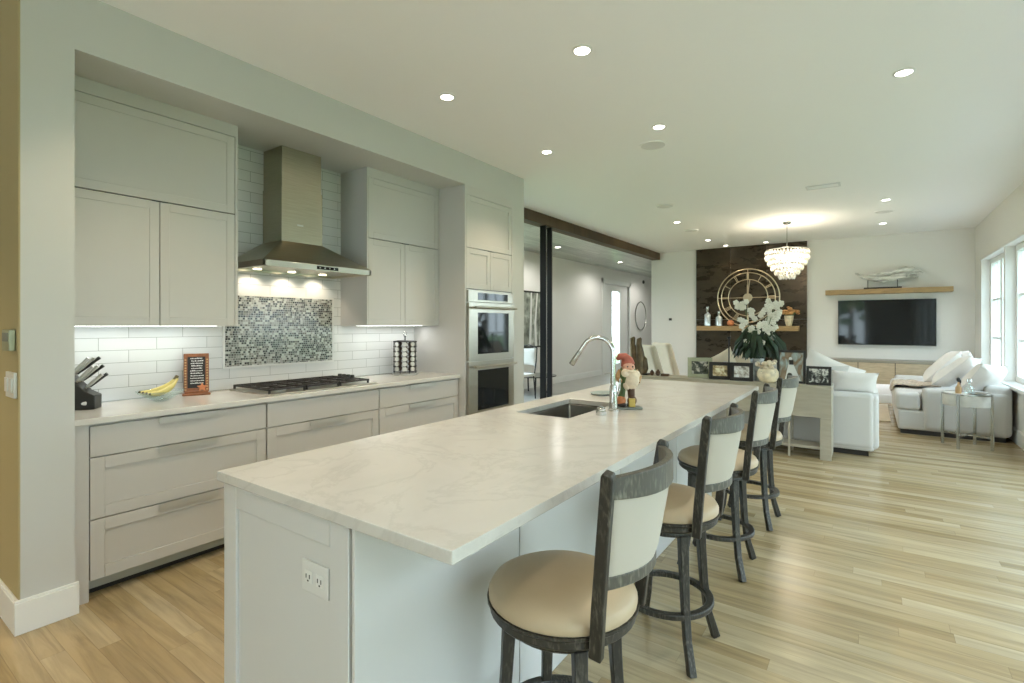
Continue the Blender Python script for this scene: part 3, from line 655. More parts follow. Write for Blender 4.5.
# bearded figurine
t = thing('bearded_figurine', 'painted bearded figurine with a drooping red cap on the island beside the faucet', 'figurine', (-1.112, 2.695, .915))
def L(x, y, z): return (-1.112 + x, 2.695 + y, .915 + z)
dx, dy = math.cos(math.atan(360 / 510)), math.sin(math.atan(360 / 510))       # along the view's right, so the figure faces the camera
def V(r, z, f=0): return (-1.112 + r * dx + f * dy, 2.695 + r * dy - f * dx, .915 + z)
obj('stand', MB().box(-.072, .072, -.045, .045, .0003, .012, TR(-1.112, 2.695, .915, math.atan2(dy, dx))), M['greypost'], t, bev=.003)
for s, c in ((-1, 'orange'), (1, 'brownsm')):
    lg = obj('leg', MB().tube([V(s * .022 - .006, .15), V(s * .026 - .008, .10), V(s * .028 - .008, .065)], [.018, .021, .019], 12), M['green' if s < 0 else 'brownsm'], t)
    obj('boot', MB().ball(V(s * .030 - .008, .045, .004), .026, 1, 1.1, 1.15), M[c], t)
obj('foot', MB().ball(V(-.035, .022, .012), .022, 1.2, 1.2, .6).ball(V(.012, .022, .006), .02, 1.1, 1.1, .6), M['iron'], t)
obj('gift', MB().box(-.018, .018, -.015, .015, .012, .06, TR(*V(.018, 0, .022)[:2], .915, .4)), M['goldpaint'], t, bev=.004)
obj('robe', MB().lathe([(.024, 0), (.045, .02), (.052, .06), (.04, .10), (.02, .12), (0, .122)], 20, V(0, .125)), M['green'], t)
obj('beard', MB().ball(V(.012, .165, .030), .044, 1.05, .8, 1.25).ball(V(-.018, .20, .032), .026).ball(V(.04, .19, .022), .024).ball(V(-.01, .135, .026), .022, 1, 1, 1.3), M['beard'], t)
hdq = obj('head', MB().ball(V(0, .228, .012), .036, 1, 1, 1.05, 20), M['skin'], t)
obj('nose', MB().ball(V(.004, .224, .050), .009), M['skin'], hdq); obj('eye', MB().ball(V(-.011, .236, .044), .0045), M['black'], hdq); obj('eye', MB().ball(V(.017, .236, .044), .0045), M['black'], hdq)
obj('moustache', MB().tube([V(-.028, .203, .048), V(-.01, .214, .054), V(.004, .212, .056), V(.018, .214, .054), V(.034, .203, .048)], [.003, .008, .006, .008, .003], 8), M['beard'], t)
obj('arm', MB().tube([V(-.04, .21), V(-.06, .175, .01), V(-.045, .15, .03)], [.016, .015, .012], 10), M['tanwood'], t)
obj('arm', MB().tube([V(.04, .21), V(.062, .175, .01), V(.05, .15, .03)], [.016, .015, .012], 10), M['tanwood'], t)
hat = obj('cap', MB().tube([V(0, .243), V(-.006, .268), V(-.022, .288), V(-.045, .290), V(-.062, .272)], [.040, .034, .025, .018, .010], 16), M['red'], t)

# ------------------------------------------------------------------ bar stools
def make_stool(lab):
    t = thing('bar_stool', lab, 'bar stool', (0, 0, 0), group='swivel stools along the island')
    W = M['stoolwood']
    # cushion, seat rim
    obj('seat', MB().lathe([(0, .585), (.205, .585), (.215, .595), (.216, .61), (.205, .628), (.17, .645), (.10, .655), (0, .658)], 40), M['stoolfab'], t, local=True)
    obj('seat_rim', MB().lathe([(.0, .548), (.19, .548), (.205, .552), (.212, .56), (.212, .578), (.220, .585), (.220, .593), (.205, .593), (.0, .590)], 40), W, t, local=True)
    obj('leg_ring', MB().lathe([(.12, .520), (.165, .520), (.170, .526), (.170, .540), (.165, .547), (.12, .547), (.12, .520)], 36), W, t, local=True)
    for sx_, sy_ in ((1, 1), (1, -1), (-1, 1), (-1, -1)):
        pr = [(.112, .528), (.117, .40), (.125, .25), (.138, .12), (.165, 0.003)]
        pts = [Vector((sx_ * r, sy_ * r, z)) for r, z in pr]; sd = [Vector((sx_, -sy_, 0))] * 5
        obj('leg', MB().sweep(pts, [.019, .017, .015, .0145, .015], [.018, .016, .015, .0145, .017], sd), W, t, local=True, bev=.003, seg=1)
    obj('foot_ring', MB().lathe([(.165, .200), (.197, .200), (.197, .222), (.165, .222), (.165, .200)], 40), W, t, local=True, bev=.004)
    # back: posts lean out and splay
    top = []
    for s in (-1, 1):
        pts = [Vector((.178, s * .152, .548)), Vector((.190, s * .163, .68)), Vector((.210, s * .181, .85)), Vector((.233, s * .203, 1.022)), Vector((.236, s * .206, 1.034))]
        obj('back_post', MB().sweep(pts, [.0125] * 5, [.017, .017, .016, .016, .011], [Vector((0, 1, 0))] * 5), W, t, local=True, bev=.004)
    def arc(z, hw, xb, dep, n=12): return [Vector((xb + dep * (1 - (2 * i / n - 1) ** 2), (2 * i / n - 1) * hw, z)) for i in range(n + 1)]
    obj('top_rail', MB().sweep(arc(.993, .198, .228, .075), .010, [.026 + .008 * (1 - abs(2 * i / 12 - 1) ** 2) for i in range(13)]), M['stoolrail'], t, local=True, bev=.003)
    obj('lower_rail', MB().sweep(arc(.745, .165, .196, .062), .010, .016), M['stoolrail'], t, local=True, bev=.003)
    # upholstered back panel
    mb = MB(); bm = mb.bm; rows = []; n = 14
    for off in (-.007, .007):
        g = []
        for j in range(7):
            z = .755 + j * (.215 / 6); hw = .163 + (z - .745) * .13; xb = .197 + (z - .745) * .125
            g.append([bm.verts.new(Vector((xb + off * (1.3 if 0 < i < n and 0 < j < 6 else .6) + (.062 + (z - .745) * .05) * (1 - (2 * i / n - 1) ** 2), (2 * i / n - 1) * hw, z))) for i in range(n + 1)])
        rows.append(g)
    for g in rows:
        for j in range(6):
            for i in range(n): bm.faces.new([g[j][i], g[j][i + 1], g[j + 1][i + 1], g[j + 1][i]])
    A, B = rows
    for i in range(n): bm.faces.new([A[0][i], A[0][i + 1], B[0][i + 1], B[0][i]]); bm.faces.new([A[6][i], A[6][i + 1], B[6][i + 1], B[6][i]])
    for j in range(6): bm.faces.new([A[j][0], A[j + 1][0], B[j + 1][0], B[j][0]]); bm.faces.new([A[j][n], A[j + 1][n], B[j + 1][n], B[j][n]])
    obj('back_pad', mb, M['stoolback'], t, local=True, smooth=60, label='light fabric back pad')
    return t
labs = ['nearest swivel bar stool with round tan seat, closest to the camera', 'second bar stool from the camera along the island, its foot ring in full view',
        'third bar stool from the camera, between the second and the farthest one', 'farthest bar stool at the far end of the island by the console table']
spots = [(-.743, 1.308), (-.735, 2.205), (-.735, 3.11), (-.72, 3.95)]
s0 = make_stool(labs[0])
for i, (x, y) in enumerate(spots):
    Mx = TR(x, y, 0, (.02, -.03, .02, -.02)[i])
    if i == 0: s0.matrix_basis = Mx; _origin[s0.name] = Mx
    else: dup(s0, Mx, labs[i])

# ------------------------------------------------------------------ back counter things
t = thing('knife_block', 'black slanted knife block at the left end of the back counter', 'knife block', (-3.55, .96, .915))
KM = TR(-3.58, .935, .915, math.radians(-35))
# block leans: profile in local YZ, extruded along X
prof = [(-.07, 0), (.075, 0), (.075, .075), (.03, .10), (-.05, .20), (-.14, .125)]
mb = MB(); 
b0 = [KM @ Vector((-.05, p, q + .0003)) for p, q in prof]; b1 = [KM @ Vector((.05, p, q + .0003)) for p, q in prof]
mb.hexa(b0, b1); obj('body', mb, M['plasticblack'], t, bev=.004)
obj('badge', MB().ball(KM @ Vector((.051, .035, .035)), .02, .12, 1, .5), M['alu'], t)
ki = 0; kn = None
for r_ in range(3):
    for c_ in range(3):
        if r_ == 2 and c_ == 2: continue
        # handles point up and away from the pillar, normal to the slanted top
        dirv = (KM.to_3x3() @ Vector((0, .76 - .06 * c_, .64 + .05 * c_))).normalized()
        fr = (.12, .48, .85)[r_]; q0 = KM @ Vector((-.032 + c_ * .032, -.05 + .08 * fr, .20 - .10 * fr))
        le = (.145, .13, .115)[r_] - .010 * c_
        kt = thing('kitchen_knife', 'steel-handled kitchen knife standing in the black knife block', 'knife', tuple(q0), group='knives in the knife block')
        obj('blade', MB().tube([q0 - dirv * .05, q0 + dirv * .01], [.004, .006], 6), M['steel'], kt)
        obj('handle', MB().tube([q0 + dirv * .01, q0 + dirv * (le * .4), q0 + dirv * (le * .8), q0 + dirv * le], [.008, .0095, .0085, .0095], 10), M['alu' if c_ != 0 else 'plasticblack'], kt)

# glass fruit bowl and bananas
bc = (-3.58, 1.32, .9152)
obj('fruit_bowl', MB().lathe([(.04, 0), (.045, .006), (.075, .02), (.115, .045), (.13, .062), (.126, .062), (.11, .047), (.07, .024), (.035, .012), (0, .010)], 32, bc), M['bowlglass'], label='shallow clear glass bowl under the bananas', cat='bowl')
t = thing('banana_bunch', 'bunch of yellow bananas lying in the glass bowl', 'bananas', (-3.58, 1.33, .93))
for k in range(4):
    pts = []; a0 = -.08 + k * .055
    for i in range(9):
        u = i / 8; ang = -1.15 + 1.75 * u
        pts.append(Vector((-3.58 + a0 * (.25 + .75 * math.sin(PI * (1 - u) * .6)), 1.235 + .17 * u, .952 + .09 * u ** 2.6 + .018 * (1 - u) ** 3 + .012 * math.sin(PI * u) * (k % 2))))
    bn = obj('banana', MB().tube(pts, [.006, .013, .017, .018, .018, .017, .014, .008, .006], 8), M['banana'], t)
    obj('tip', MB().ball(pts[0], .007), M['bananatip'], bn)
obj('crown', MB().tube([(-3.585, 1.40, 1.035), (-3.587, 1.414, 1.06)], [.014, .010], 10), M['bananatip'], t)

# chalkboard sign
t = thing('chalkboard_sign', 'small chalkboard in a carved brown frame on the counter beside the cooktop', 'sign', (-3.66, 1.67, .915))
SM = TR(-3.68, 1.565, .915, math.radians(90 - 22), rx=math.radians(-8))
fw, fh = .145, .275
f = MB(); f.box(-fw / 2, -fw / 2 + .022, -.008, .008, .02, fh, SM).box(fw / 2 - .022, fw / 2, -.008, .008, .02, fh, SM).box(-fw / 2, fw / 2, -.008, .008, fh - .022, fh, SM).box(-fw / 2, fw / 2, -.008, .008, .02, .045, SM)
obj('frame', f, M['woodframe'], t, bev=.003)
mb = MB()
for k in range(12): mb.box(-fw / 2 + .005, -fw / 2 + .016, -.010, -.008, .03 + k * .018, .04 + k * .018, SM).box(fw / 2 - .016, fw / 2 - .005, -.010, -.008, .03 + k * .018, .04 + k * .018, SM)
obj('carving', mb, M['tanwood'], t)
obj('board', MB().box(-fw / 2 + .022, fw / 2 - .022, -.002, .004, .045, fh - .022, SM), M['black'], t)
mb = MB(); random.seed(3)
for k in range(11):
    z = fh - .036 - k * .0165; x = -.036 + random.random() * .008; 
    while x < .034:
        wd = .004 + random.random() * .006; mb.box(x, x + wd, -.0035, -.002, z, z + .004 + random.random() * .004, SM); x += wd + .0022
obj('chalk_writing', mb, M['whiteplastic'], t)
obj('foot', MB().box(-.08, .08, -.045, .03, .0003, .012, TR(-3.68, 1.565, .915, math.radians(90 - 22))).box(-.068, .068, -.018, .022, .012, .028, TR(-3.68, 1.565, .915, math.radians(90 - 22))), M['woodframe'], t, bev=.003)
mb = MB(); bot = []; top = []
for k in range(10):
    a = 2 * PI * k / 10 + PI / 2; r = .032 if k % 2 == 0 else .015
    bot.append(SM @ Vector((.032 + r * math.cos(a), -.022, .048 + r * math.sin(a)))); top.append(SM @ Vector((.032 + r * math.cos(a), -.012, .048 + r * math.sin(a))))
mb.hexa(bot, top); obj('star', mb, M['orange'], t, bev=.001)

# spice rack
t = thing('spice_rack', 'round wire spice carousel with ring handle in the counter corner', 'spice rack', (-3.60, 3.35, .915))
cx0, cy0 = -3.60, 3.35
obj('base', MB().lathe([(.11, 0), (.118, .004), (.118, .014), (.10, .018), (0, .018)], 28, (cx0, cy0, .9152)), M['alu'], t)
obj('post', MB().tube([(cx0, cy0, .93), (cx0, cy0, 1.28)], .006, 10), M['blackmetal'], t)
obj('ring_handle', MB().tube([(cx0 + .0, cy0 + .022 * math.cos(2 * PI * k / 20), 1.295 + .022 * math.sin(2 * PI * k / 20)) for k in range(20)], .003, 8, closed=True), M['chrome'], t)
sh = MB()
for k in range(7):
    z = .945 + k * .046; sh.lathe([(.105, 0), (.110, 0), (.110, .004), (.105, .004), (.105, 0)], 24, (cx0, cy0, z))
for k in range(8): a = 2 * PI * (k + .5) / 8; sh.tube([(cx0 + .108 * math.cos(a), cy0 + .108 * math.sin(a), .93), (cx0 + .108 * math.cos(a), cy0 + .108 * math.sin(a), 1.225)], .0035, 6)
obj('wire_frame', sh, M['blackmetal'], t)
obj('cap', MB().lathe([(.110, 0), (.112, .004), (.07, .010), (0, .012)], 28, (cx0, cy0, 1.225)), M['blackmetal'], t)
jp = None
for k in range(6):
    for q in range(8):
        a = 2 * PI * q / 8; r = .072
        loc = (cx0 + r * math.cos(a), cy0 + r * math.sin(a), .9495 + k * .046)
        Mx = Matrix.Translation(loc) @ Matrix.Rotation(a, 4, 'Z') 
        lb = 'small spice jar with steel lid lying in the round wire rack'
        if jp is None:
            jp = thing('spice_jar', lb, 'spice jar', loc, a, 'spice jars in the round rack')
            obj('jar', MB().tube([(-.010, 0, .0215), (.020, 0, .0215)], .021, 12), M['brownsm'], jp, local=True)
            obj('lid', MB().tube([(.020, 0, .0215), (.034, 0, .0215)], .0215, 12), M['whiteplastic'], jp, local=True)
        else: dup(jp, Mx, lb)

# things on the pillar's entry face
yf = .590
t = thing('thermostat', 'small grey control panel high on the tan wall at the left edge', 'thermostat', (-3.245, yf, 1.26))
obj('case', MB().box(-3.285, -3.155, yf - .025, yf - .0005, 1.262, 1.36), M['silver'], t, bev=.005)
obj('display', MB().box(-3.27, -3.17, yf - .027, yf - .025, 1.305, 1.345), M['greypost'], t)
t = thing('light_switch', 'white light switch plate on the tan wall below the grey control panel', 'light switch', (-3.25, yf, 1.05))
obj('plate', MB().box(-3.285, -3.135, yf - .012, yf - .0005, 1.05, 1.165), M['whiteplastic'], t, bev=.002)
for k in range(2): obj('rocker', MB().box(-3.270 + k * .075, -3.226 + k * .075, yf - .019, yf - .012, 1.075, 1.14), M['whiteplastic'], t, bev=.002)

# ------------------------------------------------------------------ living room: back wall
t = thing('accent_wall_panel', 'dark brown metal clad accent panel behind the big clock', 'wall panel', (-2.035, YB, 0))
for p, q in ((-3.06, -2.38), (-2.376, -1.70), (-1.696, -1.01)):
    for a, b_ in ((0, 1.49), (1.494, CEIL - .002)): obj('panel', MB().box(p, q, YB - .06, YB - .001, a, b_), M['accent'], t, bev=.002, seg=1)
AY = YB - .062
obj('accent_shelf', MB().box(-3.0, -1.13, AY - .20, AY - .0005, 1.265, 1.36), M['oakshelf'], label='long wooden floating shelf on the dark accent wall under the clock', cat='shelf', bev=.003)
t = thing('wall_clock', 'huge open-frame metal clock with roman numeral ring on the dark wall', 'clock', (-2.04, AY, 1.93))
def circ(r, z=1.93, x=-2.04, n=56, y=AY - .035): return [(x + r * math.cos(2 * PI * k / n), y, z + r * math.sin(2 * PI * k / n)) for k in range(n)]
for r, w_ in ((.575, .011), (.50, .009), (.365, .008)): obj('ring', MB().tube(circ(r), w_, 8, closed=True), M['gold'], t)
for k in range(12):
    a = PI / 2 - 2 * PI * k / 12; n = (2, 1, 2, 3, 2, 1, 2, 3, 3, 2, 1, 2)[k]; mb = MB()
    for j in range(n):
        aa = a + (j - (n - 1) / 2) * .055
        mb.tube([(-2.04 + r * math.cos(aa), AY - .03, 1.93 + r * math.sin(aa)) for r in (.375, .49)], .007, 6)
    obj('numeral', mb, M['gold'], t)
obj('cross_bar', MB().tube([(-2.62, AY - .03, 1.93), (-1.46, AY - .03, 1.93)], .006, 6), M['gold'], t); obj('cross_bar', MB().tube([(-2.04, AY - .03, 1.35), (-2.04, AY - .03, 2.51)], .006, 6), M['gold'], t)
obj('hub', MB().cyl((0, 0, 0), .085, .02, 28, M=TR(-2.04, AY - .028, 1.93, rx=PI / 2)), M['gold'], t)
obj('hour_hand', MB().box(-.012, .012, 0, .006, 0, .26, TR(-2.04, AY - .060, 1.93)), M['gold'], t); obj('minute_hand', MB().box(-.009, .009, 0, .006, 0, .36, TR(-2.04, AY - .068, 1.93, ry=.12)), M['gold'], t)
obj('standoff', MB().cyl((0, 0, 0), .03, .03, 12, M=TR(-2.04, AY - .0005, 1.93, rx=PI / 2)), M['gold'], t)
M['lantern'] = P('mercury_glass', (.60, .66, .68), .12, metal=.5, var=.25, vscale=25)
for x, h_, lab in ((-2.80, .40, 'taller silver glass candle bottle at the left end of the accent shelf'), (-2.575, .30, 'shorter silver glass candle bottle on the accent shelf, next to the orange ball')):
    t = thing('candle_lantern', lab, 'lantern', (x, AY - .10, 1.36), group='silver bottles on the accent shelf')
    obj('body', MB().lathe([(.055, 0), (.065, .01), (.065, h_ * .55), (.055, h_ * .62), (.022, h_ * .68), (.02, h_ * .72)], 20, (x, AY - .10, 1.3603)), M['lantern'], t)
    obj('neck', MB().lathe([(.02, 0), (.026, .01), (.026, h_ * .24), (.03, h_ * .25), (.03, h_ * .28), (0, h_ * .28)], 16, (x, AY - .10, 1.3603 + h_ * .72)), M['nickel'], t)
obj('orange_ball', MB().lathe([(.02, 0), (.055, .02), (.068, .055), (.06, .09), (.03, .115), (.012, .12), (0, .12)], 20, (-2.35, AY - .10, 1.3603)), M['orange'], label='small glowing orange ceramic pumpkin ball on the accent shelf', cat='ornament')
t = thing('flower_vase', 'white vase of autumn coloured flowers at the right end of the accent shelf', 'flower vase', (-1.30, AY - .10, 1.36))
obj('vase', MB().lathe([(.045, 0), (.05, .01), (.075, .12), (.08, .20), (.075, .20), (.06, .12), (0, .05)], 20, (-1.30, AY - .10, 1.3603)), M['cream'], t)
mb = MB(); random.seed(5)
for k in range(34):
    a = random.random() * 2 * PI; r = random.random() ** .6 * .17; z = 1.60 + random.random() * .14 * (1 - r / .22)
    p = Vector((-1.30 + r * math.cos(a), AY - .10 + r * .42 * math.sin(a), z)); mb.ball(p, .028 + random.random() * .014, 1, 1, .7, 8)
obj('blossoms', mb, M['flower'], t)
mb = MB()
for k in range(16):
    a = 2 * PI * k / 16; r = .12 + .06 * random.random()
    mb.tube([(-1.30, AY - .10, 1.53), (-1.30 + r * .6 * math.cos(a), AY - .10 + r * .25 * math.sin(a), 1.60), (-1.30 + r * 1.25 * math.cos(a), AY - .10 + r * .45 * math.sin(a), 1.60 + .03 * random.random())], [.004, .012, .002], 6, flat=.3)
obj('leaves', mb, M['green'], t)

# TV, mantel, driftwood, console
t = thing('television', 'large black flat screen television mounted on the far white wall', 'television', (.188, YB, 1.02))
obj('body', MB().box(-.512, .888, YB - .055, YB - .001, 1.025, 1.828), M['plasticblack'], t, bev=.004)
obj('screen', MB().box(-.504, .880, YB - .057, YB - .055, 1.035, 1.820), M['blackglass'], t)
obj('bottom_edge', MB().box(-.512, .888, YB - .058, YB - .050, 1.018, 1.0248), M['alu'], t)
obj('mantel_shelf', MB().box(-.70, 1.09, YB - .24, YB - .0005, 1.93, 2.015), M['oakshelf'], label='thick wooden floating shelf on the wall above the television', cat='shelf', bev=.003)
t = thing('driftwood_sculpture', 'grey driftwood sculpture on a black stand above the television', 'sculpture', (.12, YB - .12, 2.015))
DX = .05; yd = YB - .12; zd = 2.0155
obj('stand', MB().box(-.12, .42, yd - .045, yd + .045, zd, zd + .03), M['black'], t, bev=.002)
for x in (-.06, .36): obj('rod', MB().tube([(x, yd, zd + .03), (x, yd, zd + .16)], .006, 8), M['blackmetal'], t)
dw = MB(); _dt = dw.tube
def _rough(pts, r, seg):
    P_ = []; R_ = []
    for i in range(len(pts) - 1):
        for q in range(3): P_.append(Vector((.05, 0, 0)) + Vector(pts[i]).lerp(Vector(pts[i + 1]), q / 3) + Vector((0, random.uniform(-.008, .008), random.uniform(-.009, .009)))); R_.append((r[i] + (r[i + 1] - r[i]) * q / 3) * random.uniform(1.0, 1.35))
    return _dt(P_ + [Vector(pts[-1]) + Vector((.05, 0, 0))], R_ + [r[-1]], seg)
dw.tube = _rough; random.seed(4)
dw.tube([(-.30, yd, zd + .31), (-.25, yd, zd + .26), (-.17, yd, zd + .22), (-.05, yd - .02, zd + .20), (.10, yd, zd + .17), (.22, yd + .01, zd + .19), (.34, yd, zd + .23), (.44, yd, zd + .24), (.54, yd - .01, zd + .21), (.60, yd, zd + .19)], [.008, .018, .03, .042, .05, .055, .06, .055, .045, .02], 12)
dw.tube([(-.10, yd - .02, zd + .24), (.05, yd - .03, zd + .27), (.18, yd - .02, zd + .26), (.30, yd - .03, zd + .31), (.42, yd - .02, zd + .33), (.55, yd, zd + .30), (.66, yd + .01, zd + .25)], [.01, .022, .028, .03, .03, .028, .008], 10)
dw.tube([(0, yd - .03, zd + .17), (.12, yd - .05, zd + .13), (.24, yd - .04, zd + .15), (.36, yd - .05, zd + .19), (.5, yd - .04, zd + .17)], [.012, .025, .03, .022, .008], 10)
dw.tube([(.30, yd + .02, zd + .28), (.40, yd + .03, zd + .35), (.52, yd + .02, zd + .34), (.62, yd + .03, zd + .29)], [.008, .02, .018, .006], 8)
obj('driftwood', dw, M['drift'], t, smooth=60)
t = thing('media_console', 'floating media console with pale oak doors and grey top below the television', 'console', (.2, YB - .2, .37))
obj('top', MB().box(-.74, 1.36, YB - .45, YB - .018, .735, .775), M['consoletop'], t, bev=.002)
obj('carcass', MB().box(-.72, 1.36, YB - .42, YB - .018, .37, .735), M['darkfoot'], t)  # dark colour stands in for shade in the door seams
for k in range(4):
    a = -.72 + k * .52; obj('door', MB().box(a + .005, a + .515, YB - .44, YB - .42, .372, .73), M['consoledoor'], t, bev=.001, seg=1)
obj('led_strip', MB().box(-.6, 1.2, YB - .10, YB - .08, .362, .369), M['led'], t)
light('console_led', 'AREA', (.3, YB - .09, .36), 1.6, (.85, .93, 1), .03, sizey=1.8, rot=(0, 0, PI / 2), parent=t)
obj('area_rug', MB().box(-2.4, .22, 9.0, 10.9, .0005, .015), M['rug'], label='cream woven rug on the floor before the television', cat='rug', bev=.005)

# chandelier
cxh, cyh = -1.079, 8.936
t = thing('chandelier', 'round tiered crystal chandelier hanging from the ceiling', 'chandelier', (cxh, cyh, 2.06))
obj('canopy', MB().lathe([(.0, 0), (.05, 0), (.065, .02), (.065, .03), (0, .03)], 24, (cxh, cyh, CEIL - .031)), M['nickel'], t)
obj('rod', MB().tube([(cxh, cyh, 2.40), (cxh, cyh, CEIL - .03)], .006, 8), M['nickel'], t)
tiers = [(.295, 2.545, 40), (.295, 2.47, 40), (.26, 2.39, 34), (.215, 2.315, 28), (.165, 2.245, 22), (.105, 2.18, 14)]
for r, z, n in tiers:
    tr = obj('tier_ring', MB().lathe([(r - .012, 0), (r, 0), (r, .012), (r - .012, .012), (r - .012, 0)], 36, (cxh, cyh, z)), M['nickel'], t)
    mb = MB()
    for k in range(n):
        a = 2 * PI * k / n; px, py = cxh + r * math.cos(a), cyh + r * math.sin(a)
        mb.lathe([(0, -.095), (.014, -.065), (.020, -.045), (.012, -.022), (0, -.012)], 6, (px, py, z), sx=1, sy=1)
        mb.lathe([(0, -.014), (.009, -.006), (.0, .004)], 5, (px, py, z))
    obj('crystals', mb, M['crystal'], tr, smooth=0)
mb = MB()
for k in range(3): a = 2 * PI * k / 3; mb.tube([(cxh, cyh, 2.60), (cxh + .29 * math.cos(a), cyh + .29 * math.sin(a), 2.552)], .004, 6)
obj('spokes', mb, M['nickel'], t)
for k in range(6):
    a = 2 * PI * k / 6; obj('bulb', MB().ball((cxh + .13 * math.cos(a), cyh + .13 * math.sin(a), 2.44), .028, 1, 1, 1.4, 10), M['bulb'], t)
light('chandelier_lamp', 'POINT', (cxh, cyh, 2.56), 17, (1, .86, .68), .25, parent=t)
light('chandelier_core', 'POINT', (cxh, cyh, 2.36), 9, (1, .86, .66), .08, parent=t)

# ------------------------------------------------------------------ sofas and console table
def bx(x0, x1, y0, y1, z0, z1): return MB().box(x0, x1, y0, y1, z0, z1)
t = thing('sofa', 'white sofa seen from behind, beyond the whitewashed console table', 'sofa', (-.9, 6.9, 0))
obj('plinth', bx(-1.68, -.03, 6.54, 7.38, .001, .055), M['darkfoot'], t)
obj('base', bx(-1.74, .02, 6.50, 7.42, .055, .40), M['sofa'], t, bev=.03, seg=3)
obj('backrest', bx(-1.74, .02, 6.48, 6.68, .08, .66), M['sofa'], t, bev=.045, seg=4)
obj('arm', bx(-.19, .06, 6.50, 7.42, .075, .645), M['sofa'], t, bev=.05, seg=4); obj('arm', bx(-1.77, -1.55, 6.50, 7.42, .075, .645), M['sofa'], t, bev=.05, seg=4)
for k in range(2): a = -1.54 + k * .672; obj('seat_cushion', bx(a, a + .668, 6.69, 7.44, .40, .54), M['sofa'], t, bev=.04, seg=3)
for k in range(2): a = -1.54 + k * .672; obj('back_cushion', MB().pillow(.66, .40, .24, TR(a + .335, 6.82, .73, 0, rx=.12)), M['sofa'], t)
def pil(lab, x, y, z, w_, h_, th, rz=0, rx=0, ry=0, mat='pillow', group=None):
    return obj('throw_pillow', MB().pillow(w_, h_, th, TR(x, y, z, rz, rx, ry)), M[mat], label=lab, cat='pillow', group=group)
G1 = 'pillows on the near sofa'
pil('big off-white pillow peaking behind the small black graduation frame', -.42, 7.0, .76, .62, .50, .18, .15, -.25, .42, group=G1)
pil('white pillow lying along the right arm end of the near sofa', -.16, 6.72, .755, .44, .24, .17, .1, .1, .04, group=G1)
pil('beige pillow tip behind the silver photo frame', -1.60, 7.0, .80, .46, .44, .16, .1, -.2, -.5, 'beigepillow', G1)
pil('beige pillow tip behind the middle black photo frame', -1.37, 7.14, .79, .50, .44, .16, -.1, -.2, .5, 'beigepillow', G1)
def slipper(x, y, rz, lab):
    t = thing('slipper_chair', lab, 'armchair', (x, y, 0), rz, 'cream slipper chairs beyond the console table')
    obj('seat', bx(-.28, .34, -.30, .30, .26, .44), M['beigepillow'], t, local=True, bev=.04, seg=3)
    mb = MB().hexa([(-.30, -.30, .30), (-.17, -.30, .30), (-.17, .30, .30), (-.30, .30, .30)], [(-.50, -.27, 1.10), (-.40, -.27, 1.11), (-.40, .27, 1.11), (-.50, .27, 1.10)])
    obj('backrest', mb, M['beigepillow'], t, local=True, bev=.035, seg=3)
    for a, b_ in ((-.24, -.25), (.28, -.25), (-.24, .25), (.28, .25)): obj('leg', MB().tube([(a, b_, .26), (a * 1.08, b_ * 1.05, .001)], [.022, .014], 8), M['brownsm'], t, local=True)
slipper(-2.235, 7.13, .75, 'cream slipper chair with raked back just right of the bronze sculpture')
slipper(-2.31, 8.0, .75, 'cream slipper chair with raked back beside the silver photo frame, farther of two')

# right sofa by the window
t = thing('chaise_sofa', 'white sofa with deep chaise standing against the window wall', 'sofa', (.79, 9.2, 0))
obj('plinth', bx(.30, 1.28, 8.20, 10.5, .001, .055), M['darkfoot'], t)
obj('base', bx(.27, 1.30, 8.18, 10.55, .055, .30), M['sofa'], t, bev=.025, seg=3)
obj('arm', bx(.52, 1.315, 8.155, 8.38, .06, .585), M['sofa'], t, bev=.05, seg=4)
obj('arm', bx(.30, 1.315, 10.35, 10.58, .06, .56), M['sofa'], t, bev=.05, seg=4)
obj('backrest', bx(1.10, 1.335, 8.17, 10.57, .06, .66), M['sofa'], t, bev=.05, seg=4)
obj('chaise_cushion', bx(.245, .50, 8.17, 8.42, .30, .52), M['sofa'], t, bev=.045, seg=4)
for k in range(2): a = 8.40 + k * .98; obj('seat_cushion', bx(.24, 1.10, a, a + .965, .30, .52), M['sofa'], t, bev=.05, seg=4)
G2 = 'pillows on the window sofa'
pil('large white pillow at the far side of the window sofa, highest of its pillows', .80, 9.22, .80, .56, .60, .20, 1.45, .72, .05, group=G2)
pil('white pillow standing against the window, behind the others', 1.00, 9.55, .80, .50, .50, .18, 1.5, .5, .0, group=G2)
pil('white pillow leaning in the middle of the window sofa, behind the round table', .88, 8.62, .78, .50, .56, .20, 1.25, .78, .1, group=G2)
pil('plump white pillow on the near right corner of the window sofa', 1.10, 8.36, .73, .44, .42, .22, .9, .6, .1, group=G2)
mb = MB(); bm = mb.bm; n = 16; g = []
for i in range(n + 1):
    row = []
    for j in range(n + 1):
        u = i / n; v = j / n; x = .225 + .52 * u; y = 8.75 + .55 * v; z = .545 + .03 * math.sin(9 * u + 4 * v) * math.sin(7 * v) + .015
        if u < .06: z -= .09
        row.append(bm.verts.new((x, y, z)))
    g.append(row)
for i in range(n):
    for j in range(n): bm.faces.new([g[i][j], g[i + 1][j], g[i + 1][j + 1], g[i][j + 1]])
M['throw'] = P('striped_throw', (.55, .47, .38), .95, bump=.8, bscale=60, var=.45, vscale=25, stretch=(1, 4, 1))
th = obj('throw_blanket', mb, M['throw'], label='crumpled grey and beige throw blanket over the window sofa seat', cat='blanket', smooth=80); q = th.modifiers.new('s', 'SOLIDIFY'); q.thickness = .02

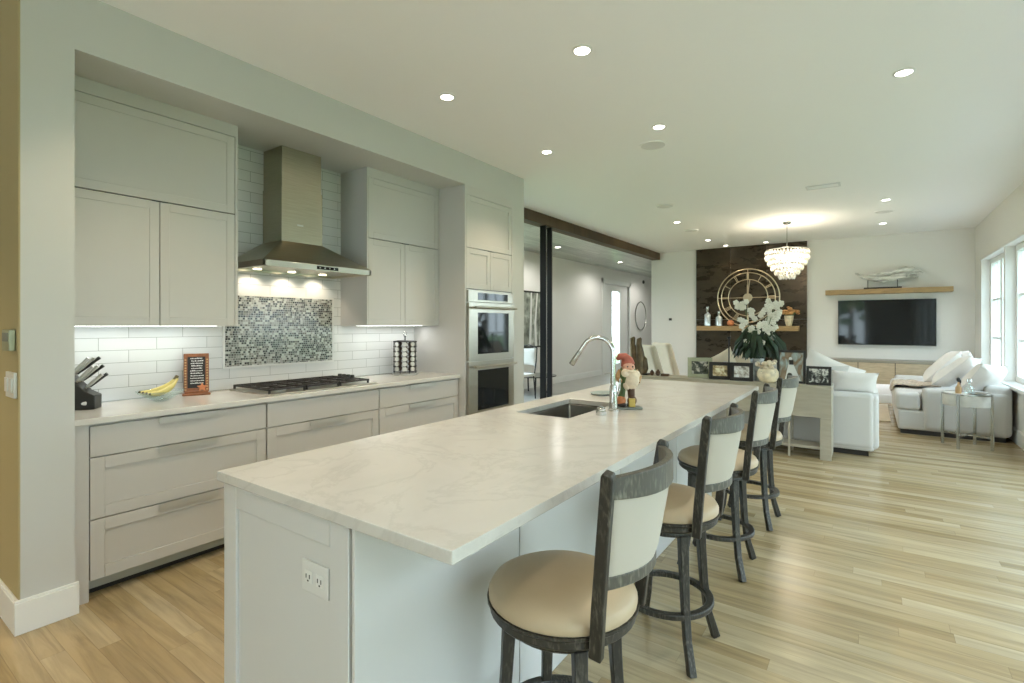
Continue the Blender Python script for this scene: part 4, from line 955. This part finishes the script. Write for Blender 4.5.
# round side table
t = thing('round_side_table', 'round pale drum side table on silver legs before the window sofa', 'side table', (.875, 7.68, 0))
tx, ty = .875, 7.68
obj('drum', MB().lathe([(0, .47), (.20, .47), (.215, .475), (.215, .60), (.21, .605), (0, .605)], 40, (tx, ty, 0)), M['tabletop'], t)
obj('top_rim', MB().lathe([(.210, .598), (.222, .598), (.222, .612), (.210, .612), (.210, .598)], 40, (tx, ty, 0)), M['nickel'], t)
for k in range(4):
    a = PI / 4 + k * PI / 2 + .35; lx, ly = tx + .222 * math.cos(a), ty + .222 * math.sin(a)
    obj('leg', MB().box(-.012, .012, -.012, .012, .001, .60, TR(lx, ly, 0, a)), M['nickel'], t)
for k in range(2):
    a = PI / 4 + k * PI / 2 + .35; c_, s_ = math.cos(a), math.sin(a)
    obj('stretcher', MB().box(-.21, .21, -.009, .009, .13 - k * .0, .148, TR(tx, ty, 0, a)), M['nickel'], t)
for x, y, lab, h_, mt, cap_, r in ((.80, 7.64, 'small bottle with dark stopper on the round side table', .13, 'tanwood', 'black', .028), (.90, 7.70, 'clear glass decanter with pointed stopper on the round side table', .12, 'bowlglass', 'chrome', .045), (.83, 7.80, 'small amber bottle behind the stoppered one on the round table', .10, 'cork', 'black', .022)):
    b = thing('bottle', lab, 'bottle', (x, y, .605)); 
    obj('body', MB().lathe([(r * .9, 0), (r, .006), (r, h_ * .5), (r * .35, h_ * .75), (r * .3, h_)], 16, (x, y, .6055)), M[mt], b)
    obj('stopper', MB().lathe([(r * .3, 0), (r * .6, .015), (r * .5, .04), (0, .05)], 12, (x, y, .6055 + h_)), M[cap_], b)
obj('silver_tray', MB().lathe([(.07, 0), (.085, .012), (.082, .012), (.068, .003), (0, .003)], 24, (.96, 7.64, .6055)), M['nickel'], label='tiny silver dish on the right of the round side table', cat='dish')

# console table behind the sofa
t = thing('console_table', 'long whitewashed console table behind the sofa, holding the photo frames', 'console table', (-1.5, 6.05, 0))
x0, x1, y0, y1 = -2.75, -.335, 6.08, 6.40
obj('top', bx(x0, x1, y0, y1, .73, .755), M['concrete'], t, bev=.003)
obj('apron', bx(x0, x1, y0, y0 + .02, .43, .7295), M['concrete'], t, bev=.002)
obj('back_apron', bx(x0, x1, y1 - .02, y1, .60, .7295), M['concrete'], t)
obj('end_panel', bx(x1 - .025, x1, y0 + .021, y1 - .02, .03, .7295), M['concrete'], t); obj('end_panel', bx(x0, x0 + .025, y0 + .021, y1 - .02, .03, .7295), M['concrete'], t)
obj('leg', bx(x1 - .10, x1, y0, y0 + .02, .001, .4295), M['concrete'], t)
for x in (x0 + .0, -1.95, -1.34, -.725):
    obj('leg', bx(x, x + .02, y0 + .0, y0 + .02, .001, .4295), M['concrete'], t)
for x in (x0 + .03, -1.34, -.725, x1 - .05): obj('leg', bx(x, x + .02, y1 - .04, y1 - .021, .001, .5995), M['concrete'], t)
obj('shelf', bx(x0 + .026, x1 - .026, y0 + .021, y1 - .045, .10, .125), M['concrete'], t)
CT = .7553
def frame(lab, u, h_, w_, border, fm, pic, y=6.02, rz=.1, matw=0, group='photo frames on the console table'):
    x = (u - 512) / 510; x = y * (-.5767 + x * .817) / (.817 + x * .5767)
    t = thing('photo_frame', lab, 'photo frame', (x, y, CT), rz, group)
    L_ = Matrix.Rotation(-.16, 4, 'X')
    f = MB().box(-w_ / 2, -w_ / 2 + border, -.008, .008, 0.002, h_, L_).box(w_ / 2 - border, w_ / 2, -.008, .008, 0.002, h_, L_).box(-w_ / 2 + border, w_ / 2 - border, -.008, .008, h_ - border, h_, L_).box(-w_ / 2 + border, w_ / 2 - border, -.008, .008, 0.002, border, L_)
    obj('frame', f, M[fm], t, local=True, bev=.002)
    if matw: obj('mat', MB().box(-w_ / 2 + border, w_ / 2 - border, -.003, .003, border, h_ - border, L_), M['whitemat'], t, local=True)
    b = border + matw
    obj('photo', MB().box(-w_ / 2 + b, w_ / 2 - b, -.0045, -.0015, b, h_ - b, L_), pic, t, local=True)
    obj('easel', MB().hexa([(-.02, .05, .002), (.02, .05, .002), (.02, .055, .002), (-.02, .055, .002)], [(-.02, .02, h_ * .7), (.02, .02, h_ * .7), (.02, .026, h_ * .7), (-.02, .026, h_ * .7)]), M['black'], t, local=True)
    return t
M['whitemat'] = P('frame_mat', (.62, .60, .50), .7)
pa = picture('photo_dark_group', [(.3, (.02, .03, .02)), (.5, (.10, .11, .09)), (.62, (.6, .57, .5))], 22, 1.3)
pb = picture('photo_warm', [(.3, (.10, .08, .05)), (.5, (.5, .38, .2)), (.65, (.85, .8, .6))], 20, 2.1)
pc = picture('photo_beach', [(.3, (.16, .14, .12)), (.5, (.55, .52, .48)), (.65, (.8, .82, .82))], 24, 3.7)
pd = picture('photo_wedding', [(.35, (.35, .42, .40)), (.5, (.22, .15, .09)), (.66, (.30, .22, .15))], 6, 4.2, (2, 1, 1))
pe = picture('photo_graduation', [(.44, (.02, .02, .02)), (.52, (.2, .2, .18)), (.6, (.75, .72, .66))], 20, 5.9)
frame('silver green wide photo frame, leftmost on the console table', 700, .24, .275, .045, 'silver', pa, 6.21, .3, .0)
frame('black photo frame standing between the silver frame and the tall middle one', 720, .20, .235, .04, 'black', pb, 6.15, .18, .0)
frame('black photo frame directly left of the orchid vase', 741.5, .205, .235, .04, 'black', pc, 6.12, .1, .0)
wf = frame('tall dark photo frame with a wedding picture, right of the white flower pot', 791, .355, .275, .026, 'black', pd, 6.20, .02, .0)
obj('gown', MB().hexa([(-.06, -.0055, .03), (.09, -.0055, .03), (.09, -.0046, .03), (-.06, -.0046, .03)], [(-.02, -.0055, .24), (.005, -.0055, .24), (.005, -.0046, .24), (-.02, -.0046, .24)]).ball((-.008, -.005, .262), .016, 1, .1, 1.2), M['whiteplastic'], wf, local=True).rotation_euler = (-.16, 0, 0)
frame('small black photo frame at the right end of the console table', 818.5, .195, .225, .026, 'black', pe, 6.16, -.02, .0)
def atc(u, y):
    a = (u - 512) / 510; return y * (-.5767 + a * .817) / (.817 + a * .5767)
xk = atc(729, 6.30)
t = thing('candlestick', 'slim black candlestick behind the two small black frames', 'candlestick', (xk, 6.30, CT))
obj('foot', MB().lathe([(.05, 0), (.05, .006), (.02, .014), (.008, .02)], 20, (xk, 6.30, CT)), M['blackmetal'], t); obj('stem', MB().tube([(xk, 6.30, CT + .02), (xk, 6.30, CT + .46)], .008, 10), M['blackmetal'], t)
obj('cup', MB().lathe([(.008, 0), (.02, .01), (.022, .03), (0, .03)], 16, (xk, 6.30, CT + .46)), M['blackmetal'], t)
# orchid
xo, yo = atc(757, 6.29), 6.29
t = thing('potted_orchid', 'tall white orchid with dark leaves in a silver vase on the console table', 'orchid', (xo, yo, CT))
obj('vase', MB().lathe([(.04, 0), (.045, .01), (.05, .10), (.07, .22), (.075, .25), (.068, .25), (.045, .12), (0, .10)], 24, (xo, yo, CT)), M['lantern'], t)
lf = MB(); random.seed(11)
for k in range(70):
    a = random.random() * 2 * PI; r = .07 + .17 * random.random(); zt = .22 + .48 * random.random()
    p0 = Vector((xo, yo, CT + .23)); p1 = p0 + Vector((r * .6 * math.cos(a), r * .38 * math.sin(a), zt * .55)); p2 = p0 + Vector((r * 1.1 * math.cos(a), r * .6 * math.sin(a), zt * .25 + .02))
    p3 = p0 + Vector((r * 1.3 * math.cos(a), r * .7 * math.sin(a), -.02 + zt * .1))
    lf.tube([p0, p1, p2, p3], [.006, .030, .032, .003], 6, flat=.18)
obj('leaves', lf, M['leaf'], t)
def spray(base, pts, nf, seed):
    random.seed(seed)
    st = obj('stem', MB().tube(pts, .004, 6), M['green'], t)
    P_ = [Vector(p) for p in pts]; mb = MB()
    for k in range(nf):
        u = .32 + .68 * k / nf; f = u * (len(P_) - 1); i = min(int(f), len(P_) - 2); p = P_[i].lerp(P_[i + 1], f - i) + Vector((random.uniform(-.085, .085), random.uniform(-.06, .04), random.uniform(-.05, .05)))
        rz = random.uniform(-.6, .6)
        for q in range(5):
            a = 2 * PI * q / 5 + rz; c = p + Vector((.018 * math.cos(a), -.004, .018 * math.sin(a))); mb.ball(c, .015, 1, .35, 1, 8)
        mb.ball(p + Vector((0, -.012, 0)), .008, 1, 1, 1, 6)
    obj('blossoms', mb, M['petal'], st)
spray(0, [(xo, yo, CT + .25), (xo - .06, yo, CT + .48), (xo - .10, yo, CT + .66), (xo - .12, yo, CT + .80), (xo - .17, yo, CT + .87)], 22, 1)
spray(0, [(xo + .01, yo, CT + .25), (xo + .07, yo, CT + .48), (xo + .13, yo, CT + .66), (xo + .17, yo, CT + .80), (xo + .19, yo, CT + .88)], 26, 2)
spray(0, [(xo, yo, CT + .25), (xo + .03, yo, CT + .42), (xo + .06, yo, CT + .56), (xo + .10, yo, CT + .68), (xo + .11, yo, CT + .78)], 20, 3)
spray(0, [(xo, yo, CT + .25), (xo - .03, yo, CT + .38), (xo - .05, yo, CT + .52), (xo - .03, yo, CT + .62)], 10, 4)
# cream flower pot
xp, yp = atc(768, 6.14), 6.14
t = thing('flower_pot', 'round cream pot with pale flowers on the console table, below the orchid', 'flower pot', (xp, yp, CT))
obj('pot', MB().lathe([(.055, 0), (.085, .02), (.108, .07), (.105, .12), (.085, .15), (.07, .145), (0, .12)], 20, (xp, yp, CT)), M['cream'], t)
mb = MB(); random.seed(9)
for k in range(22):
    a = random.random() * 2 * PI; r = random.random() ** .5 * .105; mb.ball((xp + r * math.cos(a), yp + r * math.sin(a), CT + .155 + random.random() * .08), .026, 1, 1, .8, 8)
obj('blossoms', mb, M['beard'], t)
mb = MB()
for k in range(9):
    a = 2 * PI * k / 9; mb.tube([(xp, yp, CT + .11), (xp + .07 * math.cos(a), yp + .07 * math.sin(a), CT + .13), (xp + .11 * math.cos(a), yp + .11 * math.sin(a), CT + .12)], [.004, .014, .002], 6, flat=.3)
obj('leaves', mb, M['green'], t)
# bronze sculpture with two peaks
xs, ys = atc(638, 6.2), 6.2
t = thing('bronze_sculpture', 'dark bronze two-headed sculpture at the left end of the console table', 'sculpture', (xs, ys, CT))
mb = MB()
mb.tube([(xs, ys, CT), (xs - .01, ys, CT + .12), (xs - .05, ys, CT + .26), (xs - .075, ys, CT + .38), (xs - .07, ys, CT + .445), (xs - .045, ys, CT + .47)], [.075, .075, .055, .036, .034, .012], 16)
mb.tube([(xs + .02, ys, CT), (xs + .03, ys, CT + .12), (xs + .025, ys, CT + .26), (xs + .012, ys, CT + .38), (xs + .018, ys, CT + .44), (xs + .04, ys, CT + .46)], [.075, .07, .055, .036, .032, .012], 16)
mb.tube([(xs + .05, ys, CT), (xs + .085, ys, CT + .08), (xs + .08, ys, CT + .19), (xs + .03, ys, CT + .27)], [.05, .05, .04, .02], 12)
obj('body', mb, M['bronze'], t, smooth=70); obj('foot', MB().box(xs - .10, xs + .14, ys - .05, ys + .05, CT + .0002, CT + .02), M['blackmetal'], t)
for u, r, lab in ((652, .032, 'small brown pine cone next to the bronze sculpture'), (658, .036, 'dark brown pine cone on the console, right of the smaller cone')):
    x = atc(u, 6.17)
    obj('pine_cone', MB().lathe([(.4 * r, 0)] + [(r * (1.0 if k % 2 else .75) * math.sin(PI * (k + 1) / 9), k * r * .28) for k in range(8)] + [(0, r * 2.3)], 12, (x, 6.17, CT)), M['brownsm'], label=lab, cat='pine cone')
x = atc(665, 6.17); obj('wooden_tray', bx(x - .045, x + .045, 6.14, 6.20, CT, CT + .03), M['brownsm'], label='small dark wooden box lying on the console left of the silver frame', cat='box', bev=.003)

# ------------------------------------------------------------------ hall beyond the opening
pm = P('birch_painting', (.5, .5, .45), .3); tt = NT(pm); b = tt.n.nodes['Principled BSDF']
co = tt.add('ShaderNodeTexCoord').outputs['Object']; n1 = tt.add('ShaderNodeTexNoise', {'Vector': co, 'Scale': 5, 'Detail': 6}).outputs[0]
tt.n.links.new(tt.ramp(n1, [(.3, (.06, .07, .05)), (.55, (.30, .32, .27)), (.7, (.62, .64, .58))]), b.inputs['Base Color'])
t = thing('birch_painting', 'large black-framed picture of bare pale trees on the hall wall', 'painting', (-6.1, 9.1, .88))
obj('frame', MB().box(-6.099, -6.07, 8.35, 8.39, .885, 2.12).box(-6.099, -6.07, 9.83, 9.87, .885, 2.12).box(-6.099, -6.07, 8.39, 9.83, .885, .92).box(-6.099, -6.07, 8.39, 9.83, 2.085, 2.12), M['black'], t)
cv = obj('canvas', MB().box(-6.098, -6.08, 8.39, 9.83, .92, 2.085), pm, t)
mb = MB()
for k, y in enumerate((8.6, 8.95, 9.28, 9.52, 9.70)): mb.tube([(-6.079, y, .92), (-6.079, y + .03 * (-1) ** k, 1.4), (-6.079, y + .06, 2.085)], [.035, .028, .018], 6, flat=1)
obj('birch_trunks', mb, M['trim'], cv)
t = thing('round_wall_plaque', 'round pale thin-rimmed disc hanging on the hall wall beyond the opening', 'wall decoration', (-6.1, 15.8, 1.25))
obj('frame', MB().tube([(-6.08, 15.8 + .45 * math.cos(2 * PI * k / 40), 1.67 + .45 * math.sin(2 * PI * k / 40)) for k in range(40)], .018, 8, closed=True), M['nickel'], t)
obj('face', MB().cyl((0, 0, 0), .44, .012, 40, M=TR(-6.097, 15.8, 1.67, ry=PI / 2)), M['whiteplastic'], t)
obj('wall_sensor', MB().lathe([(.06, 0), (.055, .03), (.03, .05), (0, .05)], 16, (0, 0, 0), TR(-6.0995, 16.05, 2.78, ry=PI / 2)), M['black'], label='small black round sensor high on the hall wall above the round disc', cat='sensor')
obj('wall_thermostat', MB().box(-3.66, -3.60, YB - .02, YB - .0005, 1.48, 1.53), M['black'], label='small black square sensor on the white wall left of the dark accent panel', cat='thermostat', bev=.004)
# dining chair and dark glass table glimpsed beside the column
t = thing('hall_table', 'low dark glass table glimpsed behind the steel column', 'table', (-5.6, 8.6, 0))
obj('top', MB().lathe([(0, 0), (.50, 0), (.50, .015), (0, .015)], 36, (-5.6, 8.62, .36)), M['blackglass'], t)
for k in range(4): a = PI / 4 + k * PI / 2; obj('leg', MB().tube([(-5.6 + .32 * math.cos(a), 8.62 + .32 * math.sin(a), .001), (-5.6 + .38 * math.cos(a), 8.62 + .38 * math.sin(a), .36)], .016, 8), M['blackmetal'], t)
t = thing('hall_chair', 'slim grey chair with curved back glimpsed beside the oven column', 'chair', (-5.45, 7.75, 0))
X_, Y_ = -5.35, 7.82
obj('seat', bx(X_ - .22, X_ + .22, Y_ - .22, Y_ + .22, .43, .48), M['sofa'], t, bev=.02)
obj('back_frame', MB().tube([(X_ - .2, Y_ + .20, .45), (X_ - .2, Y_ + .26, .7), (X_ - .2, Y_ + .29, .95), (X_, Y_ + .32, 1.0), (X_ + .2, Y_ + .29, .95), (X_ + .2, Y_ + .26, .7), (X_ + .2, Y_ + .20, .45)], .012, 8), M['blackmetal'], t)
obj('backrest', MB().pillow(.36, .34, .05, TR(X_, Y_ + .27, .78)), M['sofa'], t)
for a, b_ in ((-1, -1), (1, -1), (-1, 1), (1, 1)): obj('leg', MB().tube([(X_ + a * .19, Y_ + b_ * .19, .43), (X_ + a * .21, Y_ + b_ * .22, .001)], .012, 8), M['blackmetal'], t)

# ------------------------------------------------------------------ outside
obj('lawn', MB().box(4.2, 60, -40, 60, -.16, -.10), M['grass'], kind='structure'); obj('patio', MB().box(WX + .2, 4.2, -12, 30, -.16, -.06), M['patio'], kind='structure')
obj('side_lawn', MB().box(-60, -6.7, -40, 60, -.16, -.10), M['grass'], kind='structure')
random.seed(21)
def tree(x, y, h_, r, lab):
    t = thing('garden_tree', lab, 'tree', (x, y, -.1), group='trees in the garden')
    obj('trunk', MB().tube([(x, y, -.1), (x + .05, y, h_ * .4), (x, y + .1, h_ * .7)], [.16, .12, .06], 10), M['bark'], t)
    mb = MB()
    for k in range(170):
        d = Vector((random.gauss(0, 1), random.gauss(0, 1), random.gauss(0, .8))).normalized() * r * random.random() ** .4
        mb.ball(Vector((x, y, h_ * .68)) + d, .16 + .16 * random.random(), 1, 1, .7, 6)
    obj('crown', mb, M['foliage'], t, smooth=0)
tree(3.4, 19.5, 4.2, 1.9, 'leafy green tree outside the far window'); tree(2.9, 16.0, 2.6, .9, 'smaller leafy tree close outside the far window'); tree(5.2, 28, 6.5, 3.2, 'large tree in the distance outside the window')
tree(10.5, 12, 5, 2.2, 'garden tree beyond the lawn, right of the view')
for i, (x, y) in enumerate(((9, 7), (8.5, 2.5), (9.5, -2.5), (8.5, -7), (-1, -12), (3, -11), (-5, -13))):
    tree(x, y, 4.6 + (i % 3) * .5, 2.1, 'garden tree outside the windows, out of the camera view')
